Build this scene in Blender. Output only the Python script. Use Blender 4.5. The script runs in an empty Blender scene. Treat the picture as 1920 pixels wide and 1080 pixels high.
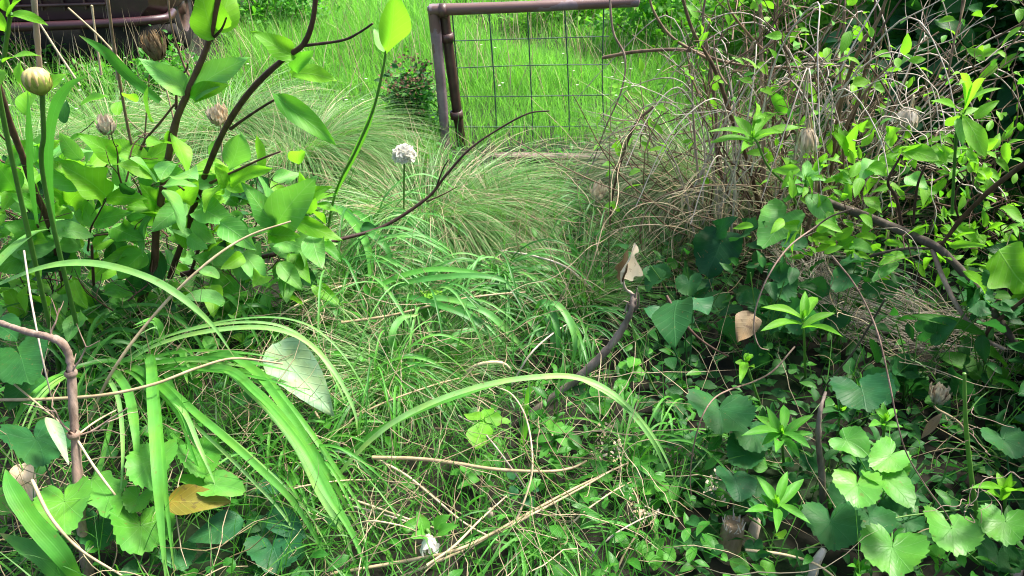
import bpy, math, random
import numpy as np
from mathutils import Vector

random.seed(11)
R = np.random.default_rng(11)
PI = math.pi
sc = bpy.context.scene
COL = sc.collection

# ------------------------------------------------------------------ camera
CAM_H, PITCH, FPX = 1.3, math.radians(30), 1450.0
cd = bpy.data.cameras.new('camera')
cam = bpy.data.objects.new('camera', cd)
COL.objects.link(cam)
cam.location = (0, 0, CAM_H)
cam.rotation_euler = (PI / 2 - PITCH, 0, 0)
cd.sensor_width = 36
cd.lens = 36 * FPX / 1920
cd.clip_start = 0.05
cd.clip_end = 500
sc.camera = cam
S_, C_ = math.sin(PITCH), math.cos(PITCH)


def ray(px, py):
    dx, dy = (px - 960) / FPX, (540 - py) / FPX
    return np.array([dx, C_ + dy * S_, -S_ + dy * C_])


def PY(px, py, Y):
    """measured picture point -> world point standing Y metres away"""
    r = ray(px, py)
    return r * (Y / r[1]) + np.array([0, 0, CAM_H])


def PZ(px, py, z):
    """measured picture point -> world point at height z"""
    r = ray(px, py)
    return r * ((z - CAM_H) / r[2]) + np.array([0, 0, CAM_H])


def mpp(p):
    """metres per measured pixel at a world point"""
    return (p[1] * C_ - (p[2] - CAM_H) * S_) / FPX


def gz(x, y):
    """terrain height"""
    x = np.asarray(x, float); y = np.asarray(y, float)
    z = 0.018 * np.sin(x * 3.1 + 1.3) * np.sin(y * 2.7) + 0.012 * np.sin(x * 7.3 + y * 5.1)
    far = np.clip(y - 5.0, 0, None)
    return z + 0.02 * far


def unit(v):
    v = np.asarray(v, float)
    return v / (np.linalg.norm(v, axis=-1, keepdims=True) + 1e-12)


# ------------------------------------------------------------------ materials
def new_mat(name):
    m = bpy.data.materials.new(name)
    m.use_nodes = True
    nt = m.node_tree
    nt.nodes.clear()
    out = nt.nodes.new('ShaderNodeOutputMaterial')
    return m, nt, out


def nd(nt, t, **kw):
    n = nt.nodes.new(t)
    for k, v in kw.items():
        setattr(n, k, v)
    return n


def mth(nt, op, a, b=None, c=None):
    n = nt.nodes.new('ShaderNodeMath')
    n.operation = op
    for i, v in enumerate((a, b, c)):
        if v is None:
            continue
        if isinstance(v, (int, float)):
            n.inputs[i].default_value = v
        else:
            nt.links.new(v, n.inputs[i])
    return n.outputs[0]


def mixc(nt, f, a, b, blend='MIX'):
    n = nt.nodes.new('ShaderNodeMix')
    n.data_type = 'RGBA'
    n.blend_type = blend
    for s, v in ((n.inputs[0], f), (n.inputs[6], a), (n.inputs[7], b)):
        if isinstance(v, (int, float)):
            s.default_value = v
        elif isinstance(v, tuple):
            s.default_value = (*v, 1)
        else:
            nt.links.new(v, s)
    return n.outputs[2]


def leaf_mat(name, c0, c1, tr, vein=(0.25, 0.4, 0.15), kind='pinnate', rough=0.42, fac=0.42, spec=0.3, nveins=7.0, vamt=0.45, blotch=None):
    """c0..c1: colour range by the leaf's own tint; tr: colour of light coming through"""
    m, nt, out = new_mat(name)
    L = nt.links
    tint = nd(nt, 'ShaderNodeAttribute', attribute_name='tint').outputs['Fac']
    uv = nd(nt, 'ShaderNodeUVMap').outputs[0]
    sp = nd(nt, 'ShaderNodeSeparateXYZ')
    L.new(uv, sp.inputs[0])
    u, v = sp.outputs[0], sp.outputs[1]
    av = mth(nt, 'ABSOLUTE', v)
    base = mixc(nt, tint, c0, c1)
    tcol = mixc(nt, tint, tuple(x * 0.75 for x in tr), tr)
    geo = nd(nt, 'ShaderNodeNewGeometry')
    nz = nd(nt, 'ShaderNodeTexNoise')
    nz.inputs['Scale'].default_value = 38
    nz.inputs['Detail'].default_value = 3
    L.new(geo.outputs['Position'], nz.inputs['Vector'])
    sh = mth(nt, 'MULTIPLY_ADD', nz.outputs[0], 0.7, 0.65)
    base = mixc(nt, 1.0, base, nd_rgb(nt, sh), 'MULTIPLY')
    if blotch:
        nb = nd(nt, 'ShaderNodeTexNoise')
        nb.inputs['Scale'].default_value = 70
        nb.inputs['Detail'].default_value = 4
        L.new(geo.outputs['Position'], nb.inputs['Vector'])
        bf = mth(nt, 'MULTIPLY', mth(nt, 'GREATER_THAN', nb.outputs[0], 0.63), 0.75)
        base = mixc(nt, bf, base, blotch)
    if kind != 'none':
        n4 = nd(nt, 'ShaderNodeTexNoise')
        n4.inputs['Scale'].default_value = 13
        n4.inputs['Detail'].default_value = 3
        L.new(geo.outputs['Position'], n4.inputs['Vector'])
        yel = mixc(nt, 1.0, base, (1.55, 1.12, 0.55), 'MULTIPLY')
        ff = nd(nt, 'ShaderNodeClamp')
        L.new(mth(nt, 'MULTIPLY_ADD', n4.outputs[0], 3.0, -1.35), ff.inputs[0])
        base = mixc(nt, mth(nt, 'MULTIPLY', ff.outputs[0], 0.75), base, yel)
        n5 = nd(nt, 'ShaderNodeTexNoise')
        n5.inputs['Scale'].default_value = 95
        n5.inputs['Detail'].default_value = 2
        L.new(geo.outputs['Position'], n5.inputs['Vector'])
        base = mixc(nt, mth(nt, 'MULTIPLY', mth(nt, 'GREATER_THAN', n5.outputs[0], 0.70), 0.55), base, (0.16, 0.10, 0.035))
        if kind == 'parallel':
            tip = nd(nt, 'ShaderNodeClamp')
            L.new(mth(nt, 'MULTIPLY_ADD', mth(nt, 'ADD', u, mth(nt, 'MULTIPLY', n4.outputs[0], 0.25)), 7.0, -7.2), tip.inputs[0])
            base = mixc(nt, mth(nt, 'MULTIPLY', tip.outputs[0], 0.8), base, (0.30, 0.24, 0.10))
        if kind == 'pinnate':
            s = mth(nt, 'FRACT', mth(nt, 'MULTIPLY', mth(nt, 'SUBTRACT', u, mth(nt, 'MULTIPLY', av, 0.75)), nveins))
            side = mth(nt, 'SUBTRACT', 1.0, mth(nt, 'MINIMUM', 1.0, mth(nt, 'DIVIDE', mth(nt, 'ABSOLUTE', mth(nt, 'SUBTRACT', s, 0.5)), 0.10)))
            mid = mth(nt, 'SUBTRACT', 1.0, mth(nt, 'MINIMUM', 1.0, mth(nt, 'DIVIDE', av, 0.022)))
        elif kind == 'palmate':
            ang = mth(nt, 'ARCTAN2', v, u)
            s = mth(nt, 'FRACT', mth(nt, 'MULTIPLY_ADD', ang, 1.0 / 0.62, 0.5))
            rr = mth(nt, 'SQRT', mth(nt, 'ADD', mth(nt, 'MULTIPLY', u, u), mth(nt, 'MULTIPLY', v, v)))
            wdt = mth(nt, 'DIVIDE', 0.018, mth(nt, 'MAXIMUM', rr, 0.06))
            mid = mth(nt, 'SUBTRACT', 1.0, mth(nt, 'MINIMUM', 1.0, mth(nt, 'DIVIDE', mth(nt, 'ABSOLUTE', mth(nt, 'SUBTRACT', s, 0.5)), wdt)))
            s2 = mth(nt, 'FRACT', mth(nt, 'MULTIPLY', mth(nt, 'SUBTRACT', rr, mth(nt, 'MULTIPLY', mth(nt, 'ABSOLUTE', mth(nt, 'SUBTRACT', s, 0.5)), 0.45)), 6.0))
            side = mth(nt, 'MULTIPLY', 0.5, mth(nt, 'SUBTRACT', 1.0, mth(nt, 'MINIMUM', 1.0, mth(nt, 'DIVIDE', mth(nt, 'ABSOLUTE', mth(nt, 'SUBTRACT', s2, 0.5)), 0.09))))
        else:  # parallel
            s = mth(nt, 'FRACT', mth(nt, 'MULTIPLY', v, 9.0))
            side = mth(nt, 'MULTIPLY', 0.6, mth(nt, 'ABSOLUTE', mth(nt, 'SUBTRACT', mth(nt, 'MULTIPLY', s, 2.0), 1.0)))
            mid = mth(nt, 'SUBTRACT', 1.0, mth(nt, 'MINIMUM', 1.0, mth(nt, 'DIVIDE', av, 0.05)))
        vf = mth(nt, 'MAXIMUM', mth(nt, 'MULTIPLY', side, 0.55), mid)
        base = mixc(nt, mth(nt, 'MULTIPLY', vf, vamt), base, vein)
    p = nd(nt, 'ShaderNodeBsdfPrincipled')
    L.new(base, p.inputs['Base Color'])
    p.inputs['Roughness'].default_value = rough
    p.inputs['Specular IOR Level'].default_value = spec
    if kind != 'none':
        bp = nd(nt, 'ShaderNodeBump')
        bp.inputs['Strength'].default_value = 0.12 if kind == 'parallel' else 0.35
        bp.inputs['Distance'].default_value = 0.002
        L.new(mth(nt, 'SUBTRACT', mth(nt, 'MULTIPLY', nz.outputs[0], 0.6), vf), bp.inputs['Height'])
        L.new(bp.outputs[0], p.inputs['Normal'])
    t = nd(nt, 'ShaderNodeBsdfTranslucent')
    L.new(tcol, t.inputs['Color'])
    mx = nd(nt, 'ShaderNodeMixShader')
    mx.inputs[0].default_value = fac
    L.new(p.outputs[0], mx.inputs[1])
    L.new(t.outputs[0], mx.inputs[2])
    L.new(mx.outputs[0], out.inputs[0])
    return m


def nd_rgb(nt, val):
    n = nt.nodes.new('ShaderNodeCombineColor')
    for i in range(3):
        nt.links.new(val, n.inputs[i])
    return n.outputs[0]


def solid_mat(name, c0, c1, rough=0.8, scale=60, bump=0.4, stretch=None, metal=0.0, spots=None, spec=0.3):
    """opaque noisy material: c0..c1 by noise and tint"""
    m, nt, out = new_mat(name)
    L = nt.links
    tc = nd(nt, 'ShaderNodeTexCoord')
    mp = nd(nt, 'ShaderNodeMapping')
    L.new(tc.outputs['Object'], mp.inputs[0])
    if stretch:
        mp.inputs['Scale'].default_value = stretch
    nz = nd(nt, 'ShaderNodeTexNoise')
    nz.inputs['Scale'].default_value = scale
    nz.inputs['Detail'].default_value = 6
    nz.inputs['Roughness'].default_value = 0.65
    L.new(mp.outputs[0], nz.inputs['Vector'])
    tint = nd(nt, 'ShaderNodeAttribute', attribute_name='tint').outputs['Fac']
    f = mth(nt, 'ADD', mth(nt, 'MULTIPLY_ADD', nz.outputs[0], 2.2, -0.85), mth(nt, 'MULTIPLY_ADD', tint, 0.9, -0.3))
    n2 = nd(nt, 'ShaderNodeClamp')
    L.new(f, n2.inputs[0])
    base = mixc(nt, n2.outputs[0], c0, c1)
    if spots:
        n3 = nd(nt, 'ShaderNodeTexNoise')
        n3.inputs['Scale'].default_value = scale * 0.25
        n3.inputs['Detail'].default_value = 8
        L.new(tc.outputs['Object'], n3.inputs['Vector'])
        base = mixc(nt, mth(nt, 'GREATER_THAN', n3.outputs[0], 0.55), base, spots)
    p = nd(nt, 'ShaderNodeBsdfPrincipled')
    L.new(base, p.inputs['Base Color'])
    p.inputs['Roughness'].default_value = rough
    p.inputs['Metallic'].default_value = metal
    p.inputs['Specular IOR Level'].default_value = spec
    bp = nd(nt, 'ShaderNodeBump')
    bp.inputs['Strength'].default_value = bump
    bp.inputs['Distance'].default_value = 0.004
    L.new(nz.outputs[0], bp.inputs['Height'])
    L.new(bp.outputs[0], p.inputs['Normal'])
    L.new(p.outputs[0], out.inputs[0])
    return m


M = {}
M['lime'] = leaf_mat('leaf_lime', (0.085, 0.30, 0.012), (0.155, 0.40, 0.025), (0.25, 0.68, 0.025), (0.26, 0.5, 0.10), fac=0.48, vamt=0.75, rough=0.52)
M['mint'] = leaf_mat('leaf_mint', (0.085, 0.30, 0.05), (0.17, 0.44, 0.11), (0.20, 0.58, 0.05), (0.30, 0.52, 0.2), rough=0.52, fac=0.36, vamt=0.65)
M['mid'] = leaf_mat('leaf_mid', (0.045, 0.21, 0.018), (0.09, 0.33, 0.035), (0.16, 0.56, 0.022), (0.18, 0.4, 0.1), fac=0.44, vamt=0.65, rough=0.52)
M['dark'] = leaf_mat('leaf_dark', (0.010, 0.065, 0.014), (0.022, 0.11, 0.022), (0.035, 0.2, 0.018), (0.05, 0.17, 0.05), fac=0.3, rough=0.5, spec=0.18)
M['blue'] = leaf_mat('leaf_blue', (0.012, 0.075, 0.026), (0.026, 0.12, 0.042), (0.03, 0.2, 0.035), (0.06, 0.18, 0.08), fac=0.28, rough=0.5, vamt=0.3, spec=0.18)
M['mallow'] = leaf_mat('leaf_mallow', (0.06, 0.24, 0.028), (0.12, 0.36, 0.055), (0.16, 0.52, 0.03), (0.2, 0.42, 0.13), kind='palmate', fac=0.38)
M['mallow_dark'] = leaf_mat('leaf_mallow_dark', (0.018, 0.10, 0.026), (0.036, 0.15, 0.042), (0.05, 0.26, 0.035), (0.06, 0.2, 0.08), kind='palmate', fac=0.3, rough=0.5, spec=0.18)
M['pale'] = leaf_mat('leaf_pale', (0.25, 0.40, 0.24), (0.30, 0.45, 0.28), (0.35, 0.55, 0.3), (0.16, 0.28, 0.15), fac=0.25, nveins=8, vamt=0.8, rough=0.5)
M['ochre'] = leaf_mat('leaf_ochre', (0.115, 0.105, 0.010), (0.17, 0.15, 0.014), (0.20, 0.19, 0.015), (0.28, 0.26, 0.05), fac=0.2, blotch=(0.08, 0.06, 0.012), rough=0.6)
M['brown_leaf'] = leaf_mat('leaf_brown', (0.11, 0.08, 0.045), (0.19, 0.14, 0.08), (0.16, 0.11, 0.05), (0.26, 0.2, 0.12), fac=0.2, blotch=(0.08, 0.05, 0.03), rough=0.7)
M['strap'] = leaf_mat('strap_leaf', (0.055, 0.25, 0.025), (0.11, 0.35, 0.055), (0.17, 0.55, 0.03), (0.17, 0.42, 0.11), kind='parallel', fac=0.38, vamt=0.3, rough=0.48)
M['strap_pale'] = leaf_mat('strap_leaf_pale', (0.12, 0.34, 0.07), (0.22, 0.44, 0.13), (0.26, 0.6, 0.08), (0.32, 0.5, 0.22), kind='parallel', fac=0.35, vamt=0.34, rough=0.48)
M['strap_blue'] = leaf_mat('strap_leaf_blue', (0.03, 0.17, 0.022), (0.13, 0.36, 0.085), (0.09, 0.40, 0.03), (0.2, 0.44, 0.14), kind='parallel', fac=0.32, vamt=0.34, rough=0.45)
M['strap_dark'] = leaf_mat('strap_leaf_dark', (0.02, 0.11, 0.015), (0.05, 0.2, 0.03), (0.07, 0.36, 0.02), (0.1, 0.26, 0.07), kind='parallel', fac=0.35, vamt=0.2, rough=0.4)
M['grass'] = leaf_mat('grass_blade', (0.016, 0.12, 0.008), (0.11, 0.30, 0.04), (0.10, 0.42, 0.018), kind='none', fac=0.4, rough=0.45)
M['field'] = leaf_mat('field_grass', (0.08, 0.29, 0.025), (0.20, 0.46, 0.08), (0.22, 0.62, 0.05), kind='none', fac=0.45, rough=0.55)
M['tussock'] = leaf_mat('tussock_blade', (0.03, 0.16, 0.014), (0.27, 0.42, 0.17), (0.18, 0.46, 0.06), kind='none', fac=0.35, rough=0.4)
M['tussock_dark'] = leaf_mat('tussock_olive_blade', (0.025, 0.09, 0.013), (0.15, 0.18, 0.085), (0.12, 0.27, 0.05), kind='none', fac=0.3, rough=0.5)  # darker olive-brown colour of the blades themselves
M['dry'] = leaf_mat('dry_blade', (0.22, 0.17, 0.085), (0.52, 0.43, 0.28), (0.34, 0.28, 0.15), kind='none', fac=0.2, rough=0.5)
M['weed'] = leaf_mat('weed_leaf', (0.018, 0.13, 0.010), (0.055, 0.25, 0.022), (0.09, 0.42, 0.02), kind='pinnate', fac=0.4, vamt=0.3)
M['bark'] = solid_mat('bark_red_brown', (0.035, 0.016, 0.012), (0.12, 0.062, 0.04), 0.6, 45, 0.5, (1, 1, 0.25))
M['bark_pale'] = solid_mat('bark_pale', (0.13, 0.085, 0.06), (0.38, 0.28, 0.22), 0.75, 60, 0.8, (1, 1, 0.15), spots=(0.24, 0.16, 0.12))
M['bark_grey'] = solid_mat('bark_grey', (0.06, 0.045, 0.036), (0.24, 0.19, 0.155), 0.8, 50, 0.8, (1, 1, 0.2))
M['twig'] = solid_mat('twig_brown', (0.06, 0.035, 0.022), (0.25, 0.17, 0.10), 0.65, 30, 0.4)
M['straw'] = solid_mat('straw', (0.33, 0.25, 0.14), (0.58, 0.47, 0.30), 0.55, 30, 0.3)
M['straw_grey'] = solid_mat('straw_grey', (0.28, 0.23, 0.18), (0.56, 0.48, 0.40), 0.6, 30, 0.3)
M['stem'] = leaf_mat('green_stem', (0.06, 0.17, 0.03), (0.13, 0.27, 0.05), (0.15, 0.35, 0.04), kind='none', fac=0.2)
M['soil'] = solid_mat('soil', (0.008, 0.008, 0.005), (0.022, 0.02, 0.012), 0.95, 9, 1.0, spots=(0.010, 0.022, 0.006))
M['steel'] = solid_mat('rusty_tube', (0.105, 0.068, 0.075), (0.25, 0.185, 0.195), 0.45, 14, 0.4, spots=(0.13, 0.07, 0.06), spec=0.5)
M['steel_dark'] = solid_mat('rusty_tube_dark', (0.035, 0.017, 0.014), (0.10, 0.05, 0.04), 0.45, 14, 0.3, spec=0.5)
M['wire'] = solid_mat('weathered_wire', (0.03, 0.07, 0.045), (0.08, 0.15, 0.10), 0.5, 60, 0.2, spec=0.5)
M['board'] = solid_mat('weathered_board', (0.11, 0.075, 0.065), (0.30, 0.22, 0.19), 0.8, 12, 0.6, (0.3, 3, 3))
M['maroon'] = solid_mat('maroon_paint', (0.02, 0.007, 0.009), (0.05, 0.018, 0.022), 0.35, 5, 0.1, spots=(0.06, 0.03, 0.02), spec=0.5)
M['black'] = solid_mat('black_rubber', (0.008, 0.007, 0.007), (0.02, 0.018, 0.018), 0.7, 30, 0.2)
M['chrome'] = solid_mat('dull_chrome', (0.12, 0.11, 0.12), (0.28, 0.27, 0.29), 0.35, 8, 0.15, metal=0.8, spots=(0.2, 0.14, 0.12))
M['glass'] = solid_mat('car_glass', (0.05, 0.07, 0.08), (0.08, 0.10, 0.11), 0.08, 3, 0.0, spec=0.6)
M['lens'] = solid_mat('lamp_lens', (0.45, 0.5, 0.52), (0.62, 0.66, 0.68), 0.15, 20, 0.2, spec=0.6)
M['bud'] = leaf_mat('bud_cream', (0.50, 0.40, 0.16), (0.62, 0.54, 0.30), (0.5, 0.42, 0.12), (0.42, 0.30, 0.10), kind='parallel', fac=0.2, vamt=0.4)
M['sepal'] = leaf_mat('bud_green', (0.22, 0.32, 0.06), (0.36, 0.42, 0.10), (0.3, 0.42, 0.06), kind='parallel', fac=0.25, vamt=0.3)
M['white'] = leaf_mat('petal_white', (0.84, 0.82, 0.72), (0.88, 0.86, 0.80), (0.88, 0.85, 0.74), kind='none', fac=0.55)
M['papery'] = leaf_mat('papery_head', (0.50, 0.42, 0.31), (0.70, 0.62, 0.50), (0.48, 0.42, 0.32), (0.38, 0.29, 0.19), kind='parallel', fac=0.35, vamt=0.4, rough=0.7)
M['seed'] = solid_mat('seed_brown', (0.075, 0.045, 0.022), (0.19, 0.115, 0.055), 0.8, 60, 0.5)
M['stump'] = solid_mat('stump_wood', (0.16, 0.105, 0.06), (0.38, 0.28, 0.17), 0.9, 30, 1.0, (1, 1, 0.3))
M['chip'] = solid_mat('wood_chip', (0.28, 0.20, 0.14), (0.50, 0.40, 0.32), 0.8, 25, 0.6, (1, 1, 0.2))


# ------------------------------------------------------------------ mesh builder
class MB:
    def __init__(self):
        self.v, self.f, self.uv, self.t, self.n = [], [], [], [], 0

    def add(self, v, f, uv=None, t=0.5):
        v = np.asarray(v, float).reshape(-1, 3)
        f = np.asarray(f, np.int64).reshape(-1, 4)
        self.v.append(v)
        self.f.append(f + self.n)
        self.uv.append(np.zeros((len(v), 2)) if uv is None else np.asarray(uv, float).reshape(-1, 2))
        self.t.append(np.broadcast_to(np.asarray(t, float), (len(v),)).copy() if np.ndim(t) < 2 else np.asarray(t).ravel())
        self.n += len(v)

    def build(self, name, mat, parent=None, origin=(0, 0, 0), smooth=True):
        me = bpy.data.meshes.new(name)
        v = np.concatenate(self.v) - np.asarray(origin, float)
        f = np.concatenate(self.f)
        uv = np.concatenate(self.uv)
        t = np.concatenate(self.t)
        me.vertices.add(len(v))
        me.vertices.foreach_set('co', v.ravel().astype(np.float32))
        me.loops.add(f.size)
        me.loops.foreach_set('vertex_index', f.ravel().astype(np.int32))
        me.polygons.add(len(f))
        me.polygons.foreach_set('loop_start', np.arange(0, f.size, 4, dtype=np.int32))
        me.polygons.foreach_set('loop_total', np.full(len(f), 4, np.int32))
        me.polygons.foreach_set('use_smooth', np.full(len(f), smooth, bool))
        ul = me.uv_layers.new(name='UVMap')
        ul.data.foreach_set('uv', uv[f.ravel()].ravel().astype(np.float32))
        at = me.attributes.new('tint', 'FLOAT', 'POINT')
        at.data.foreach_set('value', t.astype(np.float32))
        me.materials.append(M[mat])
        me.update(calc_edges=True)
        o = bpy.data.objects.new(name, me)
        COL.objects.link(o)
        if parent is not None:
            o.parent = parent
        return o


def tag(o, label=None, cat=None, group=None, kind=None):
    if label: o['label'] = label
    if cat: o['category'] = cat
    if group: o['group'] = group
    if kind: o['kind'] = kind
    return o


class Thing:
    def __init__(self, name, label, cat, loc, group=None):
        self.loc = np.asarray(loc, float)
        self.o = bpy.data.objects.new(name, None)
        self.o.empty_display_size = 0.05
        COL.objects.link(self.o)
        self.o.location = tuple(self.loc)
        tag(self.o, label, cat, group)

    def part(self, name, mb, mat, smooth=True, parent=None, label=None):
        o = mb.build(name, mat, parent or self.o, self.loc, smooth)
        if label: o['label'] = label
        return o


# ------------------------------------------------------------------ shapes
def spline(pts, n):
    """Catmull-Rom through pts (k, m) -> (n, m)"""
    P = np.asarray(pts, float)
    k = len(P)
    if k == 2:
        s = np.linspace(0, 1, n)[:, None]
        return P[0] * (1 - s) + P[1] * s
    E = np.vstack([2 * P[0] - P[1], P, 2 * P[-1] - P[-2]])
    s = np.linspace(0, k - 1 - 1e-9, n)
    i = s.astype(int)
    u = (s - i)[:, None]
    a, b, c, d = E[i], E[i + 1], E[i + 2], E[i + 3]
    return 0.5 * (2 * b + (c - a) * u + (2 * a - 5 * b + 4 * c - d) * u ** 2 + (3 * b - a - 3 * c + d) * u ** 3)


def tube(mb, pts, rad, n=None, sides=7, t=None, knob=0.08):
    pts = np.asarray(pts, float)
    n = n or max(6, 5 * len(pts))
    p = spline(pts, n)
    r = np.interp(np.linspace(0, 1, n), np.linspace(0, 1, len(np.atleast_1d(rad))), np.atleast_1d(rad)) if np.ndim(rad) else np.full(n, rad)
    r = r * (1 + knob * R.normal(size=n))
    tg = unit(np.gradient(p, axis=0))
    ref = np.array([0.31, 0.2, 0.93])
    if abs(tg[0] @ ref) > 0.95: ref = np.array([1.0, 0, 0])
    a = unit(np.cross(tg, ref))
    b = np.cross(tg, a)
    th = np.linspace(0, 2 * PI, sides, endpoint=False)
    v = p[:, None] + r[:, None, None] * (np.cos(th)[None, :, None] * a[:, None] + np.sin(th)[None, :, None] * b[:, None])
    i = np.arange(n - 1)[:, None] * sides
    j = np.arange(sides)[None]
    jn = (j + 1) % sides
    f = np.stack([i + j, i + jn, i + sides + jn, i + sides + j], -1)
    mb.add(v, f, None, R.random() if t is None else t)
    # end caps
    for e, s in ((0, -1), (n - 1, 1)):
        ring = v[e]
        c = np.repeat((p[e] + tg[e] * s * r[e] * 0.5)[None], sides, 0)
        k = np.arange(sides)
        kn = (k + 1) % sides
        mb.add(np.vstack([ring, c]), np.stack([k, kn, kn + sides, k + sides], -1), None, R.random() if t is None else t)


def ribbon(mb, pts, w, up=None, n=None, fold=0.25, t=None, tip=0.15, base=0.6):
    """strap leaf: pts spline, w full width, folded along the middle"""
    pts = np.asarray(pts, float)
    n = n or max(14, 7 * len(pts))
    p = spline(pts, n)
    s = np.linspace(0, 1, n)
    wd = w * np.clip(np.minimum(base + (1 - base) * np.minimum(1, s / 0.25), np.maximum(tip * 0.2, np.minimum(1, ((1 - s) / 0.35)) ** 0.75)), 0.03, 1)
    wd = wd * (1 + 0.05 * np.sin(s * 17 + R.random() * 6))
    tg = unit(np.gradient(p, axis=0))
    u0 = np.array([0.0, -0.45, 0.9]) if up is None else np.asarray(up, float)
    tw = (R.random() - 0.5) * 1.0
    side = unit(np.cross(tg, u0))
    nr = np.cross(side, tg)
    a = tw * (s - 0.3)
    side2 = side * np.cos(a)[:, None] + nr * np.sin(a)[:, None]
    nr2 = np.cross(side2, tg)
    h = wd[:, None] / 2
    offs = [-1, -0.5, 0, 0.5, 1]
    v = np.stack([p + side2 * h * o + nr2 * h * fold * abs(o) for o in offs], 1)
    uv = np.stack([np.stack([s, np.full(n, o * 0.5)], -1) for o in offs], 1)
    i = np.arange(n - 1)[:, None] * 5
    j = np.arange(4)[None]
    f = np.stack([i + j, i + j + 1, i + 5 + j + 1, i + 5 + j], -1)
    mb.add(v, f, uv, R.random() if t is None else t)


class Tmpl:
    pass


def grid_tmpl(width_fn, nu=16, nv=6, teeth=0, tamp=0.05):
    T = Tmpl()
    u = np.linspace(0, 1, nu)
    w = np.array([max(width_fn(x), 0.012) for x in u]) * 0.5
    if teeth:
        w = w * (1 + tamp * (((u * teeth) % 1.0) - 0.5) * (w > 0.05))
    vv = np.linspace(-1, 1, nv + 1)
    T.x = np.repeat(u[:, None], nv + 1, 1).ravel()
    T.y = (w[:, None] * vv[None]).ravel()
    T.e = np.abs(np.repeat(vv[None], nu, 0)).ravel()
    i = np.arange(nu - 1)[:, None] * (nv + 1)
    j = np.arange(nv)[None]
    T.f = np.stack([i + j, i + j + 1, i + nv + 2 + j, i + nv + 1 + j], -1).reshape(-1, 4)
    return T


def polar_tmpl(angs, rads, nth=56, rings=(0.02, 0.35, 0.7, 1.0), teeth=0, tamp=0.05):
    T = Tmpl()
    th = np.linspace(-PI * 0.995, PI * 0.995, nth)
    a = np.abs(np.degrees(th))
    r = np.interp(a, angs, rads)
    k = np.ones(5) / 5
    rs = np.convolve(np.pad(r, 2, mode='edge'), k, 'valid')
    r = np.where(a > 168, r, rs)
    rt = r * (1 + tamp * ((((th + PI) * teeth / (2 * PI)) % 1.0) - 0.5) * 2) if teeth else r
    X, Y, E = [], [], []
    for q in rings:
        rr = rt if q == rings[-1] else r
        X.append(q * rr * np.cos(th)); Y.append(q * rr * np.sin(th)); E.append(np.full(nth, q))
    T.x, T.y, T.e = np.concatenate(X), np.concatenate(Y), np.concatenate(E)
    i = np.arange(len(rings) - 1)[:, None] * nth
    j = np.arange(nth - 1)[None]
    T.f = np.stack([i + j, i + j + 1, i + nth + j + 1, i + nth + j], -1).reshape(-1, 4)
    return T


TM = {
    'ovate': grid_tmpl(lambda u: math.sin(PI * u ** 0.72) ** 0.85 * (1 - 0.15 * u), 22, 6, 11, 0.05),
    'lance': grid_tmpl(lambda u: math.sin(PI * u ** 0.9) ** 0.9, 16, 4),
    'obov': grid_tmpl(lambda u: math.sin(PI * u ** 1.25) ** 0.8, 18, 6),
    'lobed': grid_tmpl(lambda u: math.sin(PI * u ** 0.7) ** 0.7 * (1 + 0.22 * math.sin(u * 15 + 0.8)), 30, 6),
    'small': grid_tmpl(lambda u: math.sin(PI * u ** 0.8) ** 0.8, 6, 2),
    'heart': polar_tmpl([0, 12, 30, 60, 95, 130, 155, 170, 180], [1.0, 0.86, 0.72, 0.62, 0.58, 0.56, 0.48, 0.30, 0.10], teeth=19, tamp=0.035),
    'round': polar_tmpl([0, 20, 60, 95, 130, 155, 168, 180], [0.80, 0.78, 0.76, 0.76, 0.74, 0.66, 0.42, 0.06], nth=116, teeth=23, tamp=0.05),
    'roundsmall': polar_tmpl([0, 60, 110, 150, 170, 180], [0.75, 0.76, 0.72, 0.6, 0.4, 0.1], nth=15, rings=(0.02, 0.55, 1.0)),
}


def inst(mb, shape, B, D, Nn, L, W, curl=0.3, fold=0.2, wav=0.03, tint=None):
    """N leaves at once: base B, chord direction D, normal Nn, length L, width W"""
    T = TM[shape]
    B = np.atleast_2d(B).astype(float)
    N = len(B)
    bc = lambda a: np.broadcast_to(np.asarray(a, float), (N,))[:, None]
    L, W, curl, fold, wav = bc(L), bc(W), bc(curl) + 1e-4, bc(fold), bc(wav)
    tint = R.random(N) if tint is None else np.broadcast_to(np.asarray(tint, float), (N,))
    D = unit(np.broadcast_to(np.atleast_2d(D), (N, 3)))
    Nn = np.broadcast_to(np.atleast_2d(Nn), (N, 3))
    Sd = unit(np.cross(Nn, D))
    Nn = np.cross(D, Sd)
    h = curl / 2
    D2 = D * np.cos(h) + Nn * np.sin(h)
    N2 = np.cross(D2, Sd)
    L = L * h / np.sin(h)
    x, y = T.x[None], T.y[None]
    ph = R.random((N, 1)) * 6.28
    xx = np.sin(curl * x) / curl * L
    zz = -(1 - np.cos(curl * x)) / curl * L
    yy = y * W
    zz = zz + fold * (yy * yy * 1.6 / (W * 0.5) + 0.25 * np.abs(yy)) + wav * W * T.e[None] ** 2 * np.sin(x * 9 + ph + np.sign(y) * 1.3) + 0.4 * wav * W * np.sin(y * 9 + ph)
    asym = 0.06 * np.sin(x * 3.1 + ph) * W
    v = B[:, None] + xx[..., None] * D2[:, None] + (yy + asym)[..., None] * Sd[:, None] + zz[..., None] * N2[:, None]
    m = len(T.x)
    f = T.f[None] + (np.arange(N) * m)[:, None, None]
    uv = np.broadcast_to(np.stack([T.x, T.y], -1)[None], (N, m, 2))
    mb.add(v, f, uv, np.repeat(tint, m))


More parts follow.
